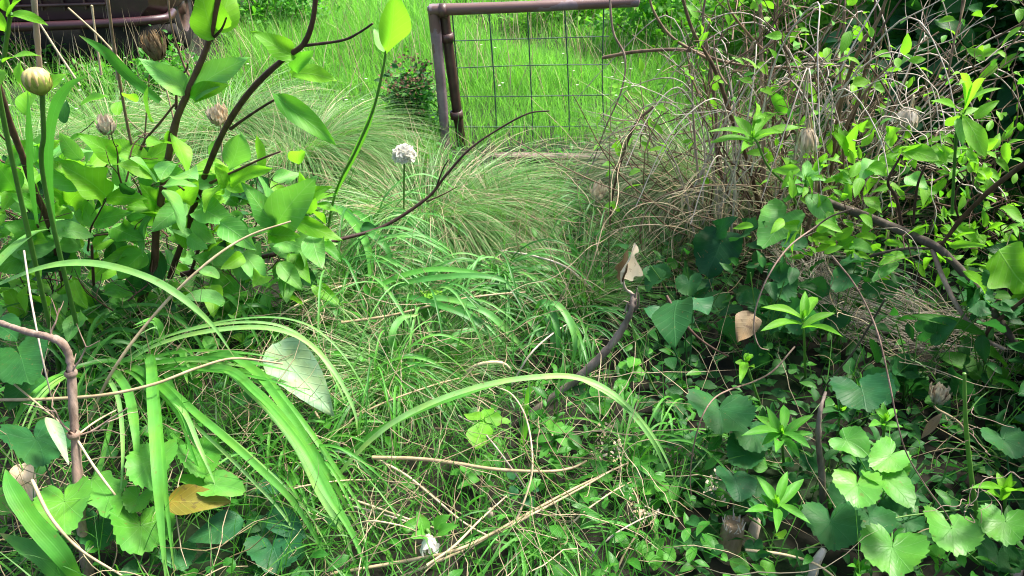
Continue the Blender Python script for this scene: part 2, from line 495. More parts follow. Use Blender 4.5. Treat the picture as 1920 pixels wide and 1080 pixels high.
def blades(mb, base, az, lean, bend, length, width, nseg=4, wob=0.0, tint=None, tube3=False, floor=True, power=1.0):
    base = np.asarray(base, float)
    N = len(base)
    bc = lambda a: np.broadcast_to(np.asarray(a, float), (N,))
    az, lean, bend, length, width = map(bc, (az, lean, bend, length, width))
    tint = R.random(N) if tint is None else bc(tint)
    s = (np.arange(nseg) + 0.5) / nseg
    th = lean[:, None] + bend[:, None] * s[None] ** power
    a = az[:, None] + (np.cumsum(R.normal(size=(N, nseg)), 1) * wob)
    if wob: th = th + np.cumsum(R.normal(size=(N, nseg)), 1) * wob * 0.6
    st = (length / nseg)[:, None]
    d = np.stack([np.sin(th) * np.cos(a), np.sin(th) * np.sin(a), np.cos(th)], -1) * st[..., None]
    p = np.concatenate([base[:, None], base[:, None] + np.cumsum(d, 1)], 1)
    if floor:
        g = gz(p[..., 0], p[..., 1]) + 0.004
        p[..., 2] = np.maximum(p[..., 2], g)
    ss = np.linspace(0, 1, nseg + 1)
    wd = width[:, None] * np.clip(np.minimum(0.55 + 1.5 * ss, 1.02 - ss ** 2.2), 0.06, 1)[None]
    if tube3:
        k = 3
        r1 = unit(R.normal(size=(N, 3)))
        tg = unit(np.gradient(p, axis=1))
        A = unit(np.cross(tg, r1[:, None]))
        Bv = np.cross(tg, A)
        ang = np.arange(3) * 2 * PI / 3
        v = p[:, :, None] + 0.5 * wd[..., None, None] * (np.cos(ang)[:, None] * A[:, :, None] + np.sin(ang)[:, None] * Bv[:, :, None])
    else:
        k = 2
        rot = R.uniform(-0.9, 0.9, N)
        sd = np.stack([-np.sin(az) * np.cos(rot), np.cos(az) * np.cos(rot), np.sin(rot)], -1)[:, None]
        v = np.stack([p - sd * wd[..., None] / 2, p + sd * wd[..., None] / 2], 2)
    i = (np.arange(N) * (nseg + 1) * k)[:, None, None] + (np.arange(nseg) * k)[None, :, None]
    if k == 2:
        f = np.stack([i, i + 1, i + 3, i + 2], -1)
    else:
        j = np.arange(3)[None, None]
        jn = (j + 1) % 3
        f = np.stack([i + j, i + jn, i + 3 + jn, i + 3 + j], -1)
    uv = np.zeros((N, nseg + 1, k, 2))
    uv[..., 0] = ss[None, :, None]
    mb.add(v, f, uv, np.repeat(tint, (nseg + 1) * k))


def box(mb, c, s, rot=None, t=0.5, ch=0.0):
    """chamfer-less box with optional rotation matrix; ch bevels its four long edges"""
    hx, hy, hz = np.asarray(s, float) / 2
    if ch > 0:
        prof = [(-hy + ch, -hz), (hy - ch, -hz), (hy, -hz + ch), (hy, hz - ch), (hy - ch, hz), (-hy + ch, hz), (-hy, hz - ch), (-hy, -hz + ch)]
    else:
        prof = [(-hy, -hz), (hy, -hz), (hy, hz), (-hy, hz)]
    n = len(prof)
    v = np.array([(-hx, a, b) for a, b in prof] + [(hx, a, b) for a, b in prof] + [(-hx, 0, 0)] * n + [(hx, 0, 0)] * n)
    k = np.arange(n); kn = (k + 1) % n
    f = np.concatenate([np.stack([k, kn, kn + n, k + n], -1), np.stack([kn, k, k + 2 * n, kn + 2 * n], -1), np.stack([k + n, kn + n, kn + 3 * n, k + 3 * n], -1)])
    if rot is not None: v = v @ np.asarray(rot).T
    mb.add(v + np.asarray(c, float), f, None, t)


def rotz(a):
    c, s = math.cos(a), math.sin(a)
    return np.array([[c, -s, 0], [s, c, 0], [0, 0, 1]])


def lathe(mb, c, axis, prof, n=16, t=0.5, ripple=0.0, nr=10):
    """profile [(along, radius)...] turned about axis at c"""
    ax = unit(axis)
    a = unit(np.cross(ax, [0.3, 0.9, 0.2])); b = np.cross(ax, a)
    th = np.linspace(0, 2 * PI, n, endpoint=False)
    v = []
    for s, r in prof:
        rr = r * (1 + ripple * np.sin(nr * th))
        v.append(np.asarray(c) + ax * s + rr[:, None] * (np.cos(th)[:, None] * a + np.sin(th)[:, None] * b))
    k = len(prof)
    i = np.arange(k - 1)[:, None] * n
    j = np.arange(n)[None]; jn = (j + 1) % n
    f = np.stack([i + j, i + jn, i + n + jn, i + n + j], -1)
    uv = np.zeros((k, n, 2)); uv[..., 0] = np.linspace(0, 1, k)[:, None]; uv[..., 1] = (np.linspace(0, 4, n, endpoint=False) % 1 - 0.5)[None]
    mb.add(np.array(v), f, uv, t)


def rtint(lo=0.0, hi=1.0):
    return lo + (hi - lo) * R.random()


def leaf(th, b, t, wpx, shape='ovate', mat='mid', face=(0.0, -0.55, 0.83), curl=0.5, fold=0.18, wav=0.05, tint=None, name='leaf', stalk=None, label=None):
    """one leaf part from point b to point t (world), wpx = its measured width in picture pixels"""
    b, t = np.asarray(b), np.asarray(t)
    L = np.linalg.norm(t - b)
    mid = (b + t) / 2
    W = wpx * mpp(mid)
    mb = MB()
    if shape == 'round':
        # base here is the far rim: petiole joins near the middle
        B = b + (t - b) * 0.40
        inst(mb, shape, B, t - b, face, L * 0.75, W * 0.66, curl * 0.5, fold, wav, tint)
    elif shape == 'heart':
        B = b + (t - b) * 0.22
        inst(mb, shape, B, t - b, face, L * 0.78, W * 0.82, curl, fold, wav, tint)
    else:
        inst(mb, shape, b, t - b, face, L, W, curl, fold, wav, tint)
    if stalk is not None:
        e = b if shape not in ('round', 'heart') else B
        s = np.asarray(stalk)
        m2 = (e + s) / 2 + np.array([0, 0, 0.02])
        tube(mb, [s, m2, e], [0.0022, 0.0018, 0.0014], 8, 5)
    return th.part(name, mb, mat, label=label)


def face_cam(p, k=0.6, roll=0.0):
    """a leaf normal between 'up' and 'towards the path where the photographer stands'"""
    v = unit(np.array([0, 0, CAM_H]) - np.asarray(p))
    return unit(v * k + np.array([roll, 0, 1 - k]))

# ================================================================== SETTING
def ground():
    mb = MB()
    xs = np.concatenate([np.linspace(-90, -6, 15), np.linspace(-5.6, 5.6, 90), np.linspace(6, 90, 15)])
    ys = np.concatenate([np.linspace(-60, -2, 10), np.linspace(-1.6, 10, 100), np.linspace(11, 160, 30)])
    X, Yy = np.meshgrid(xs, ys)
    Z = gz(X, Yy) + 0.006 * R.normal(size=X.shape) * (np.abs(X) < 6) * (Yy < 10)
    nx = len(xs)
    i = np.arange(len(ys) - 1)[:, None] * nx
    j = np.arange(nx - 1)[None]
    mb.add(np.stack([X, Yy, Z], -1), np.stack([i + j, i + j + 1, i + nx + j + 1, i + nx + j], -1))
    tag(mb.build('ground', 'soil'), kind='structure')


ground()


def on_ground(x, y, dz=0.0):
    return np.stack([x, y, gz(x, y) + dz], -1)


def frustum_xy(n, y0, y1, pad=0.25, bias=1.0):
    """random ground spots inside what the photographer can see (plus a margin each side)"""
    y = y0 + (y1 - y0) * R.random(n) ** bias
    hw = y * 0.80 + pad
    x = (R.random(n) * 2 - 1) * hw
    return x, y


CLEAR = [(*PZ(1362, 1040, 0.05)[:2], 0.055), (*PZ(1413, 1000, 0.05)[:2], 0.04), (*PZ(810, 1035, 0.08)[:2], 0.035), (*PZ(370, 945, 0.15)[:2], 0.07), (*PZ(1466, 830, 0.15)[:2], 0.08), (*PZ(1457, 960, 0.1)[:2], 0.08)]


def clear(x, y):
    k = np.ones(len(x), bool)
    for cx, cy, r in CLEAR:
        k &= ((x - cx) ** 2 + (y - cy + r * 0.3) ** 2) > r * r
    return x[k], y[k], int(k.sum())


def stuff(name, label, mb, mat):
    o = mb.build(name, mat)
    tag(o, label, name.replace('_', ' '), kind='stuff')
    return o


# field grass beyond the gate: tall bright upright blades
def field():
    mb = MB()
    for y0, y1, n, w, l0, l1 in ((3.25, 4.4, 30000, 0.0036, 0.08, 0.22), (4.4, 6.2, 60000, 0.0046, 0.12, 0.30), (6.2, 9.5, 60000, 0.008, 0.15, 0.36)):
        x, y = frustum_xy(n, y0, y1)
        k_ = ~((x > -0.35) & (x < 0.75) & (y < 3.62)) & ~((x < -1.9) & (y > 4.1) & (y < 5.6) & (R.random(n) < 0.75)) & ~((x < -2.1) & (y > 4.7) & (y < 9.4) & (x > -3.9))
        x, y = x[k_], y[k_]; n = len(x)
        h = 0.75 + 0.35 * np.sin(x * 2.3 + 1) * np.sin(y * 1.9) + 0.2 * np.sin(x * 5.1 + y * 3)
        blades(mb, on_ground(x, y), R.uniform(0, 2 * PI, n), R.uniform(0.0, 0.35, n), R.uniform(0.1, 1.1, n), R.uniform(l0, l1, n) * h, w * R.uniform(0.6, 1.2, n), 3,
               tint=np.clip(0.55 + 0.3 * np.sin(x * 1.7) * np.sin(y * 1.3 + 2) + 0.25 * R.normal(size=n), 0, 1))
    stuff('grass_field', 'tall bright green meadow grass filling the field beyond the wire gate', mb, 'field')
    mb = MB()
    x, y = frustum_xy(3500, 4.2, 9)
    n = len(x)
    blades(mb, on_ground(x, y), R.uniform(0, 2 * PI, n), R.uniform(0, 0.3, n), R.uniform(0.1, 0.9, n), R.uniform(0.2, 0.48, n), 0.005, 4)
    stuff('dry_grass', 'straw coloured seed stalks scattered through the meadow grass', mb, 'dry')


field()


# near ground: matted green grass and dead strands
def near_grass():
    mb = MB()
    n = 16000
    x, y = frustum_xy(n, 0.72, 3.35, 0.2, 0.8)
    dense = 0.5 + 0.5 * np.sin(x * 4 + 0.7) * np.sin(y * 3.2)
    keep = R.random(n) < np.where(x > 0.30 + 0.1 * np.sin(y * 6), 0.14, 0.95) * (0.5 + 0.5 * dense)
    x, y, n = clear(x[keep], y[keep])
    blades(mb, on_ground(x, y), R.uniform(0, 2 * PI, n), R.uniform(0.0, 0.9, n), R.uniform(0.4, 2.3, n), R.uniform(0.13, 0.36, n), R.uniform(0.0022, 0.0046, n), 8, 0.10, tint=R.random(n) ** 1.5)
    stuff('grass', 'fine matted green grass covering the ground between the plants', mb, 'grass')
    mb = MB()
    n = 3600
    x, y = frustum_xy(n, 0.75, 3.3, 0.2, 0.75)
    keep = R.random(n) < np.where(x > 0.35, 0.14, 0.9)
    x, y, n = clear(x[keep], y[keep])
    blades(mb, on_ground(x, y, 0.03) + np.array([0, 0, 1]) * R.uniform(0, 0.12, (n, 1)), R.uniform(0, 2 * PI, n), R.uniform(0.9, 1.7, n), R.uniform(-0.9, 0.9, n), R.uniform(0.08, 0.38, n), R.uniform(0.0018, 0.0034, n), 9, 0.2, tube3=True)
    stuff('dead_grass', 'tangle of thin straw coloured dead grass strands lying over the green grass', mb, 'dry')


near_grass()


def ground_cover():
    mb = MB()
    n = 9000
    x, y = frustum_xy(n, 0.72, 3.4, 0.2, 0.8)
    keep = R.random(n) < np.where(x > 0.5, 0.22, np.where(x > 0.05, 0.75, 0.16))
    x, y, n = clear(x[keep], y[keep])
    B = on_ground(x, y, 0.0) + np.array([0, 0, 1]) * (R.uniform(0.01, 0.13, (n, 1)))
    a = R.uniform(0, 2 * PI, n)
    D = np.stack([np.cos(a), np.sin(a), R.uniform(-0.3, 0.5, n)], -1)
    Nn = np.stack([R.normal(0, 0.35, n), R.normal(-0.2, 0.35, n), np.ones(n)], -1)
    L = R.uniform(0.014, 0.042, n)
    half = int(n * 0.8)
    inst(mb, 'small', B[:half], D[:half], Nn[:half], L[:half] * 1.35, L[:half] * 0.55, 0.6, 0.2, 0.05)
    inst(mb, 'roundsmall', B[half:], D[half:], Nn[half:], L[half:] * 0.7, L[half:] * 0.75, 0.3, 0.15, 0.05)
    stuff('ground_cover', 'low carpet of small round and pointed weed leaves in the shade', mb, 'weed')


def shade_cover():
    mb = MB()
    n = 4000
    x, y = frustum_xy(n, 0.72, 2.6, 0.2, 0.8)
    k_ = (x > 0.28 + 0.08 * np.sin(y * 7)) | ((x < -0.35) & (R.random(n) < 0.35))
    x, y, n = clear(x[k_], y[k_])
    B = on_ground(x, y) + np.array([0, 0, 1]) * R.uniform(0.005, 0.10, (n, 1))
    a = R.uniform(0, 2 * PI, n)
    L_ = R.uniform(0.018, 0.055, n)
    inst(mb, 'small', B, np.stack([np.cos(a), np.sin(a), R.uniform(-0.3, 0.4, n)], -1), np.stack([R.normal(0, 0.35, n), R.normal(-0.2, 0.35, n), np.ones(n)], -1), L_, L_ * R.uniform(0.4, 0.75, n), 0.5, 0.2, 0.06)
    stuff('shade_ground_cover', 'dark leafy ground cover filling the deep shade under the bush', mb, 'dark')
    mb = MB()
    x, y = frustum_xy(110, 3.6, 5.2)
    B = on_ground(x, y, 0.0) + np.array([0, 0, 1]) * R.uniform(0.10, 0.2, (110, 1))
    B = np.repeat(B, 4, 0); a = np.tile(np.arange(4) * PI / 2, 110)
    inst(mb, 'small', B, np.stack([np.cos(a), np.sin(a), np.full(len(a), 0.2)], -1), np.array([0, -0.3, 1.0]), 0.009, 0.007, 0.3)
    stuff('meadow_flowers', 'tiny white flowers dotted through the meadow grass', mb, 'white')


ground_cover()
shade_cover()


# ================================================================== GATE
def gate():
    Yg = 3.62
    tl = PY(826, 20, Yg)
    g0 = PY(870, 272, Yg + 0.03)
    t = Thing('wire_gate', 'rusty brown tube gate frame with a square wire grid, standing before the bright field', 'gate', (g0[0], g0[1], float(gz(g0[0], g0[1]))))
    m = MB()
    a = PY(812, 12, Yg); b = PY(836, 276, Yg); b2 = b + (b - a) * 0.22
    tube(m, [a, (a + b) / 2 + np.array([0.004, 0, 0]), b, b2], [0.027, 0.024, 0.022, 0.022], 24, 12, knob=0.015)
    t.part('post', m, 'steel', label='greyish lilac outer post with worn paint')
    m = MB()
    a = PY(832, 26, Yg + 0.03); b = PY(866, 272, Yg + 0.06); b2 = b + (b - a) * 0.25
    tube(m, [a, (a + b) / 2, b, b2], [0.026, 0.024, 0.023, 0.023], 24, 12, knob=0.015)
    t.part('post', m, 'steel_dark', label='dark red brown inner post')
    m = MB()
    a = PY(806, 19, Yg - 0.005); b = PY(1000, 12, Yg); c = PY(1196, 3, Yg + 0.03)
    tube(m, [a, b, c], [0.026, 0.024, 0.023], 24, 12, knob=0.012)
    t.part('top_rail', m, 'steel')
    m = MB()
    lathe(m, PY(831, 20, Yg - 0.01), (1, 0, 0), [(-0.016, 0.0), (-0.016, 0.031), (0.016, 0.031), (0.016, 0.0)], 14)
    t.part('clamp', m, 'steel_dark')
    for py in (70, 215):
        m = MB()
        a, b = PY(832 if py < 100 else 848, py, Yg + 0.015), PY(846 if py < 100 else 862, py, Yg + 0.03)
        lathe(m, PY(838 if py < 100 else 856, py, Yg + 0.03), unit(PY(866, 272, Yg + 0.06) - PY(832, 26, Yg + 0.03)), [(-0.018, 0.024), (-0.018, 0.031), (0.018, 0.031), (0.018, 0.024)], 14)
        t.part('hinge_band', m, 'steel_dark')
    m = MB()
    Yw = Yg + 0.05
    vl = [((848, 26), (868, 280)), ((917, 26), (933, 292)), ((989, 20), (1001, 296)), ((1059, 18), (1068, 296)), ((1132, 14), (1137, 296))]
    for (p, q) in vl:
        a, b = PY(*p, Yw), PY(*q, Yw + 0.03)
        mm = (a + b) / 2 + np.array([R.normal(0, 0.008), 0, 0])
        tube(m, [a, mm, b], 0.0032, 16, 6, t=0.3)
    for py, py2 in ((77, 68), (128, 121), (181, 178), (238, 236)):
        a, b, c = PY(840, py, Yw + 0.006), PY(990, (py + py2) / 2 + R.normal(0, 2), Yw + 0.006), PY(1142, py2, Yw + 0.006)
        tube(m, [a, b, c], 0.0028, 16, 6, t=0.3)
    t.part('wire_grid', m, 'wire')
    # grey plank on the ground under it
    m = MB()
    a, b = PZ(925, 294, 0.11), PZ(1130, 298, 0.11)
    ang = math.atan2(b[1] - a[1], b[0] - a[0])
    box(m, (a + b) / 2, (np.linalg.norm(b - a), 0.05, 0.032), rotz(ang), ch=0.006)
    o = m.build('board', 'board', None, (0, 0, 0), False)
    tag(o, 'weathered grey wooden board lying on the ground below the wire gate', 'board')


gate()


# ================================================================== WRECKED CAR (top left)
def car():
    X0, Y0 = -3.0, 4.95
    z0 = float(gz(X0, Y0))
    t = Thing('derelict_car', 'derelict dark maroon car overgrown by weeds at the field edge', 'car', (X0, Y0, z0))
    rz = rotz(0.16)
    P = lambda x, y, z: rz @ np.array([x, y, z]) + np.array([X0, Y0, z0])
    hw = 0.80
    # lofted shell: (y, z) side outline stations front to back, several widths
    def loft(sections, name, mat, parent=None):
        m = MB()
        n = len(sections[0])
        v = np.array([[P(*q) for q in s] for s in sections])
        k = len(sections)
        i = np.arange(k - 1)[:, None] * n
        j = np.arange(n)[None]; jn = (j + 1) % n
        f = np.stack([i + j, i + jn, i + n + jn, i + n + j], -1)
        m.add(v, f)
        for e in (0, k - 1):
            c = v[e].mean(0)
            kk = np.arange(n); kn = (kk + 1) % n
            m.add(np.vstack([v[e], np.repeat(c[None], n, 0)]), np.stack([kk, kn, kn + n, kk + n], -1))
        return t.part(name, m, mat, parent=parent)
    def sec(y, zb, zt, w, r=0.07):
        return [(-w + r, y, zb), (w - r, y, zb), (w, y, zb + r), (w, y, zt - r), (w - r, y, zt), (-w + r, y, zt), (-w, y, zt - r), (-w, y, zb + r)]
    body = loft([sec(0.0, 0.36, 0.74, hw - 0.06), sec(0.12, 0.30, 0.84, hw), sec(0.7, 0.28, 0.90, hw), sec(1.25, 0.26, 0.94, hw), sec(3.2, 0.2, 0.88, hw), sec(4.0, 0.24, 0.84, hw - 0.02), sec(4.2, 0.3, 0.7, hw - 0.08)], 'body', 'maroon')
    loft([sec(1.25, 0.86, 0.885, hw - 0.08, 0.01), sec(1.75, 0.86, 1.36, hw - 0.2, 0.06), sec(3.0, 0.86, 1.36, hw - 0.2, 0.06), sec(3.5, 0.86, 0.9, hw - 0.1, 0.01)], 'cabin', 'glass')
    loft([sec(1.7, 1.33, 1.39, hw - 0.2, 0.02), sec(3.05, 1.33, 1.39, hw - 0.2, 0.02)], 'roof', 'maroon')
    # bumper
    m = MB()
    tube(m, [P(q[0], q[1], 0.345) for q in ((-hw - 0.02, 0.22), (-hw, 0.0), (-hw * 0.6, -0.09), (0, -0.12), (hw * 0.6, -0.09), (hw, 0.0), (hw + 0.02, 0.22))], 0.028, 40, 10, knob=0.01)
    t.part('bumper', m, 'maroon')
    m = MB()
    for k in range(5):
        tube(m, [P(-0.5, -0.03, 0.45 + k * 0.05), P(0.5, -0.03, 0.45 + k * 0.05)], 0.011, 6, 6, knob=0)
    for k in range(9):
        tube(m, [P(-0.5 + k * 0.125, -0.02, 0.42), P(-0.5 + k * 0.125, -0.02, 0.68)], 0.008, 6, 6, knob=0)
    t.part('grille', m, 'steel_dark')
    for s in (-1, 1):
        m = MB()
        lathe(m, P(s * 0.62, 0.02, 0.62), rz @ np.array([0, -1, 0]), [(-0.02, 0.10), (0.03, 0.105), (0.05, 0.09), (0.045, 0.085)], 20)
        h = t.part('headlight', m, 'chrome')
        m = MB()
        lathe(m, P(s * 0.62, 0.02, 0.62), rz @ np.array([0, -1, 0]), [(0.0, 0.088), (0.03, 0.085), (0.055, 0.05), (0.062, 0.001)], 20)
        t.part('lens', m, 'lens', parent=h)
        for wy in (0.75, 3.35):
            m = MB()
            lathe(m, P(s * (hw - 0.12), wy, 0.29), rz @ np.array([s, 0, 0]), [(-0.09, 0.16), (-0.09, 0.27), (-0.06, 0.295), (0.06, 0.295), (0.09, 0.27), (0.09, 0.17)], 28)
            w = t.part('wheel', m, 'black')
            m = MB()
            lathe(m, P(s * (hw - 0.12), wy, 0.29), rz @ np.array([s, 0, 0]), [(0.09, 0.17), (0.07, 0.15), (0.075, 0.06), (0.10, 0.05), (0.10, 0.001)], 24)
            t.part('rim', m, 'steel_dark', parent=w)
    m = MB()
    tube(m, [P(-hw, 0.3, 0.20), P(0, 0.2, 0.18), P(hw, 0.3, 0.20)], 0.06, 12, 8)
    t.part('undertray', m, 'black')
    m = MB()
    box(m, P(0, 0.12, 0.20), (2 * hw - 0.1, 0.06, 0.26), rz, ch=0.02)
    t.part('valance', m, 'black')


car()

# ================================================================== FINE GRASS TUSSOCKS
def tussock(px, py, label, n=2200, r0=0.07, l0=0.28, l1=0.5, dirbias=None, dry=0.3, w=0.0028, lean=(0.15, 1.0), bend=(0.8, 1.9), z0=0.0, name='grass_tussock', gm='tussock'):
    c = PZ(px, py, z0)
    g = float(gz(c[0], c[1]))
    t = Thing(name, label, 'grass tussock', (c[0], c[1], g))
    for frac, mat, nm in ((1 - dry, gm, 'green_blades'), (dry, 'dry', 'dry_blades')):
        k = int(n * frac)
        if k < 1: continue
        a = R.uniform(0, 2 * PI, k)
        if dirbias is not None:
            sel = R.random(k) < 0.62
            a = np.where(sel, R.normal(dirbias[0], dirbias[1], k), a)
        rr = r0 * np.sqrt(R.random(k))
        b = np.stack([c[0] + rr * np.cos(a), c[1] + rr * np.sin(a), np.full(k, g)], -1)
        m = MB()
        blades(m, b, a + R.normal(0, 0.18, k), R.uniform(*lean, k), R.uniform(*bend, k), R.uniform(l0, l1, k), w * R.uniform(0.6, 1.2, k), 9, 0.035, power=0.9)
        t.part(nm, m, mat)
    return t


tussock(560, 318, 'large mound of fine pale grass combed to the right, behind the leafy shrub', 3400, 0.13, 0.4, 0.72, (-0.35, 0.6), 0.12, lean=(0.2, 0.8), bend=(1.3, 2.3))
tussock(800, 418, 'wide weeping tussock of fine pink-tan grass below the white flower head', 4200, 0.17, 0.34, 0.68, (-0.6, 0.7), 0.16, lean=(0.35, 1.1), bend=(1.2, 2.2))
tussock(950, 452, 'small spiky tussock with a reddish brown heart, right of the weeping tussock', 900, 0.06, 0.14, 0.30, None, 0.2, lean=(0.1, 1.2), bend=(0.2, 1.1))
tussock(420, 270, 'pale grey-green grass tussock behind the shrub near the derelict car', 2200, 0.14, 0.35, 0.7, (-0.5, 0.9), 0.15, bend=(1.2, 2.2))
tussock(215, 262, 'shaggy grass tussock in front of the derelict car', 1800, 0.13, 0.25, 0.5, None, 0.15, bend=(1.0, 2.2))
tussock(60, 330, 'coarse grass tussock at the left picture edge behind the cream bud', 1300, 0.12, 0.22, 0.45, None, 0.15, bend=(1.0, 2.2))
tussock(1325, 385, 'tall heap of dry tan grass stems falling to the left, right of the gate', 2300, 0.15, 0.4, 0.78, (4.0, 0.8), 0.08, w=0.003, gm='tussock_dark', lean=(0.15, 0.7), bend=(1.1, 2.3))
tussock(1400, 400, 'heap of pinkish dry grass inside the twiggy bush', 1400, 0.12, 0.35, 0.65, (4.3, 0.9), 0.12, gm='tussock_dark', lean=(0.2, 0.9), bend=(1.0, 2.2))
tussock(1090, 560, 'thin dark green grass tuft radiating flat over the middle ground', 900, 0.04, 0.16, 0.36, None, 0.12, w=0.003, lean=(0.5, 1.3), bend=(0.2, 0.9))
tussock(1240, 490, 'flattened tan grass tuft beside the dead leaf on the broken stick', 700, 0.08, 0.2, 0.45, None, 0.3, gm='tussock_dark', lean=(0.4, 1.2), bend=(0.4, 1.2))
tussock(700, 560, 'soft low green grass tuft left of the middle strap leaves', 1300, 0.10, 0.14, 0.34, None, 0.06, lean=(0.2, 1.1), bend=(0.8, 1.9))
tussock(770, 700, 'bright wispy grass tuft below the fallen pale leaf', 1300, 0.12, 0.14, 0.34, None, 0.08, lean=(0.2, 1.1), bend=(0.8, 1.9))
tussock(1860, 440, 'dry matted grass heap at the right edge under the bush', 1500, 0.14, 0.2, 0.45, None, 0.35, lean=(0.3, 1.2), bend=(0.4, 1.4))


# ================================================================== HELPERS FOR PLANTS
def stem_px(th, pts, rad, mat, name='stem', sides=8, label=None, parent=None, knob=0.06):
    """pts: (px, py, Y)"""
    P = [PY(*p) for p in pts]
    m = MB()
    tube(m, P, rad, None, sides, knob=knob)
    th.part(name, m, mat, label=label, parent=parent)
    return P


def twigs(mb, p, d, length, rad, depth, spread=0.7, up=0.15):
    """recursive fine branching"""
    n = 4
    pts = [np.asarray(p, float)]
    dd = unit(d)
    for k in range(n):
        dd = unit(dd + R.normal(0, 0.16, 3) + np.array([0, 0, up * 0.25]))
        pts.append(pts[-1] + dd * length / n)
    tube(mb, pts, [rad, rad * 0.6], 9, 5)
    ends = [(pts[-1], dd)]
    if depth > 0:
        for k in range(R.integers(2, 4)):
            q = pts[R.integers(1, n + 1)]
            nd_ = unit(dd + R.normal(0, spread, 3))
            ends += twigs(mb, q, nd_, length * R.uniform(0.5, 0.8), rad * 0.6, depth - 1, spread, up)
    return ends


def cloud(mb, pts, rad, n, shape, L, wr, up=0.75, curl=0.5, fold=0.2, tint=None, out=0.5):
    """n leaves scattered about the given points"""
    pts = np.asarray(pts)
    c = pts[R.integers(0, len(pts), n)]
    off = R.normal(0, 1, (n, 3)) * rad * 0.6
    B = c + off
    B[:, 2] = np.maximum(B[:, 2], gz(B[:, 0], B[:, 1]) + 0.015)
    D = unit(off * np.array([1, 1, 0.5]) + R.normal(0, rad * 0.5, (n, 3)))
    Nn = np.stack([R.normal(0, 0.45, n), R.normal(-0.25, 0.45, n), np.full(n, up)], -1)
    Ls = R.uniform(*L, n)
    inst(mb, shape, B, D, Nn, Ls, Ls * wr, curl, fold, 0.06, tint)


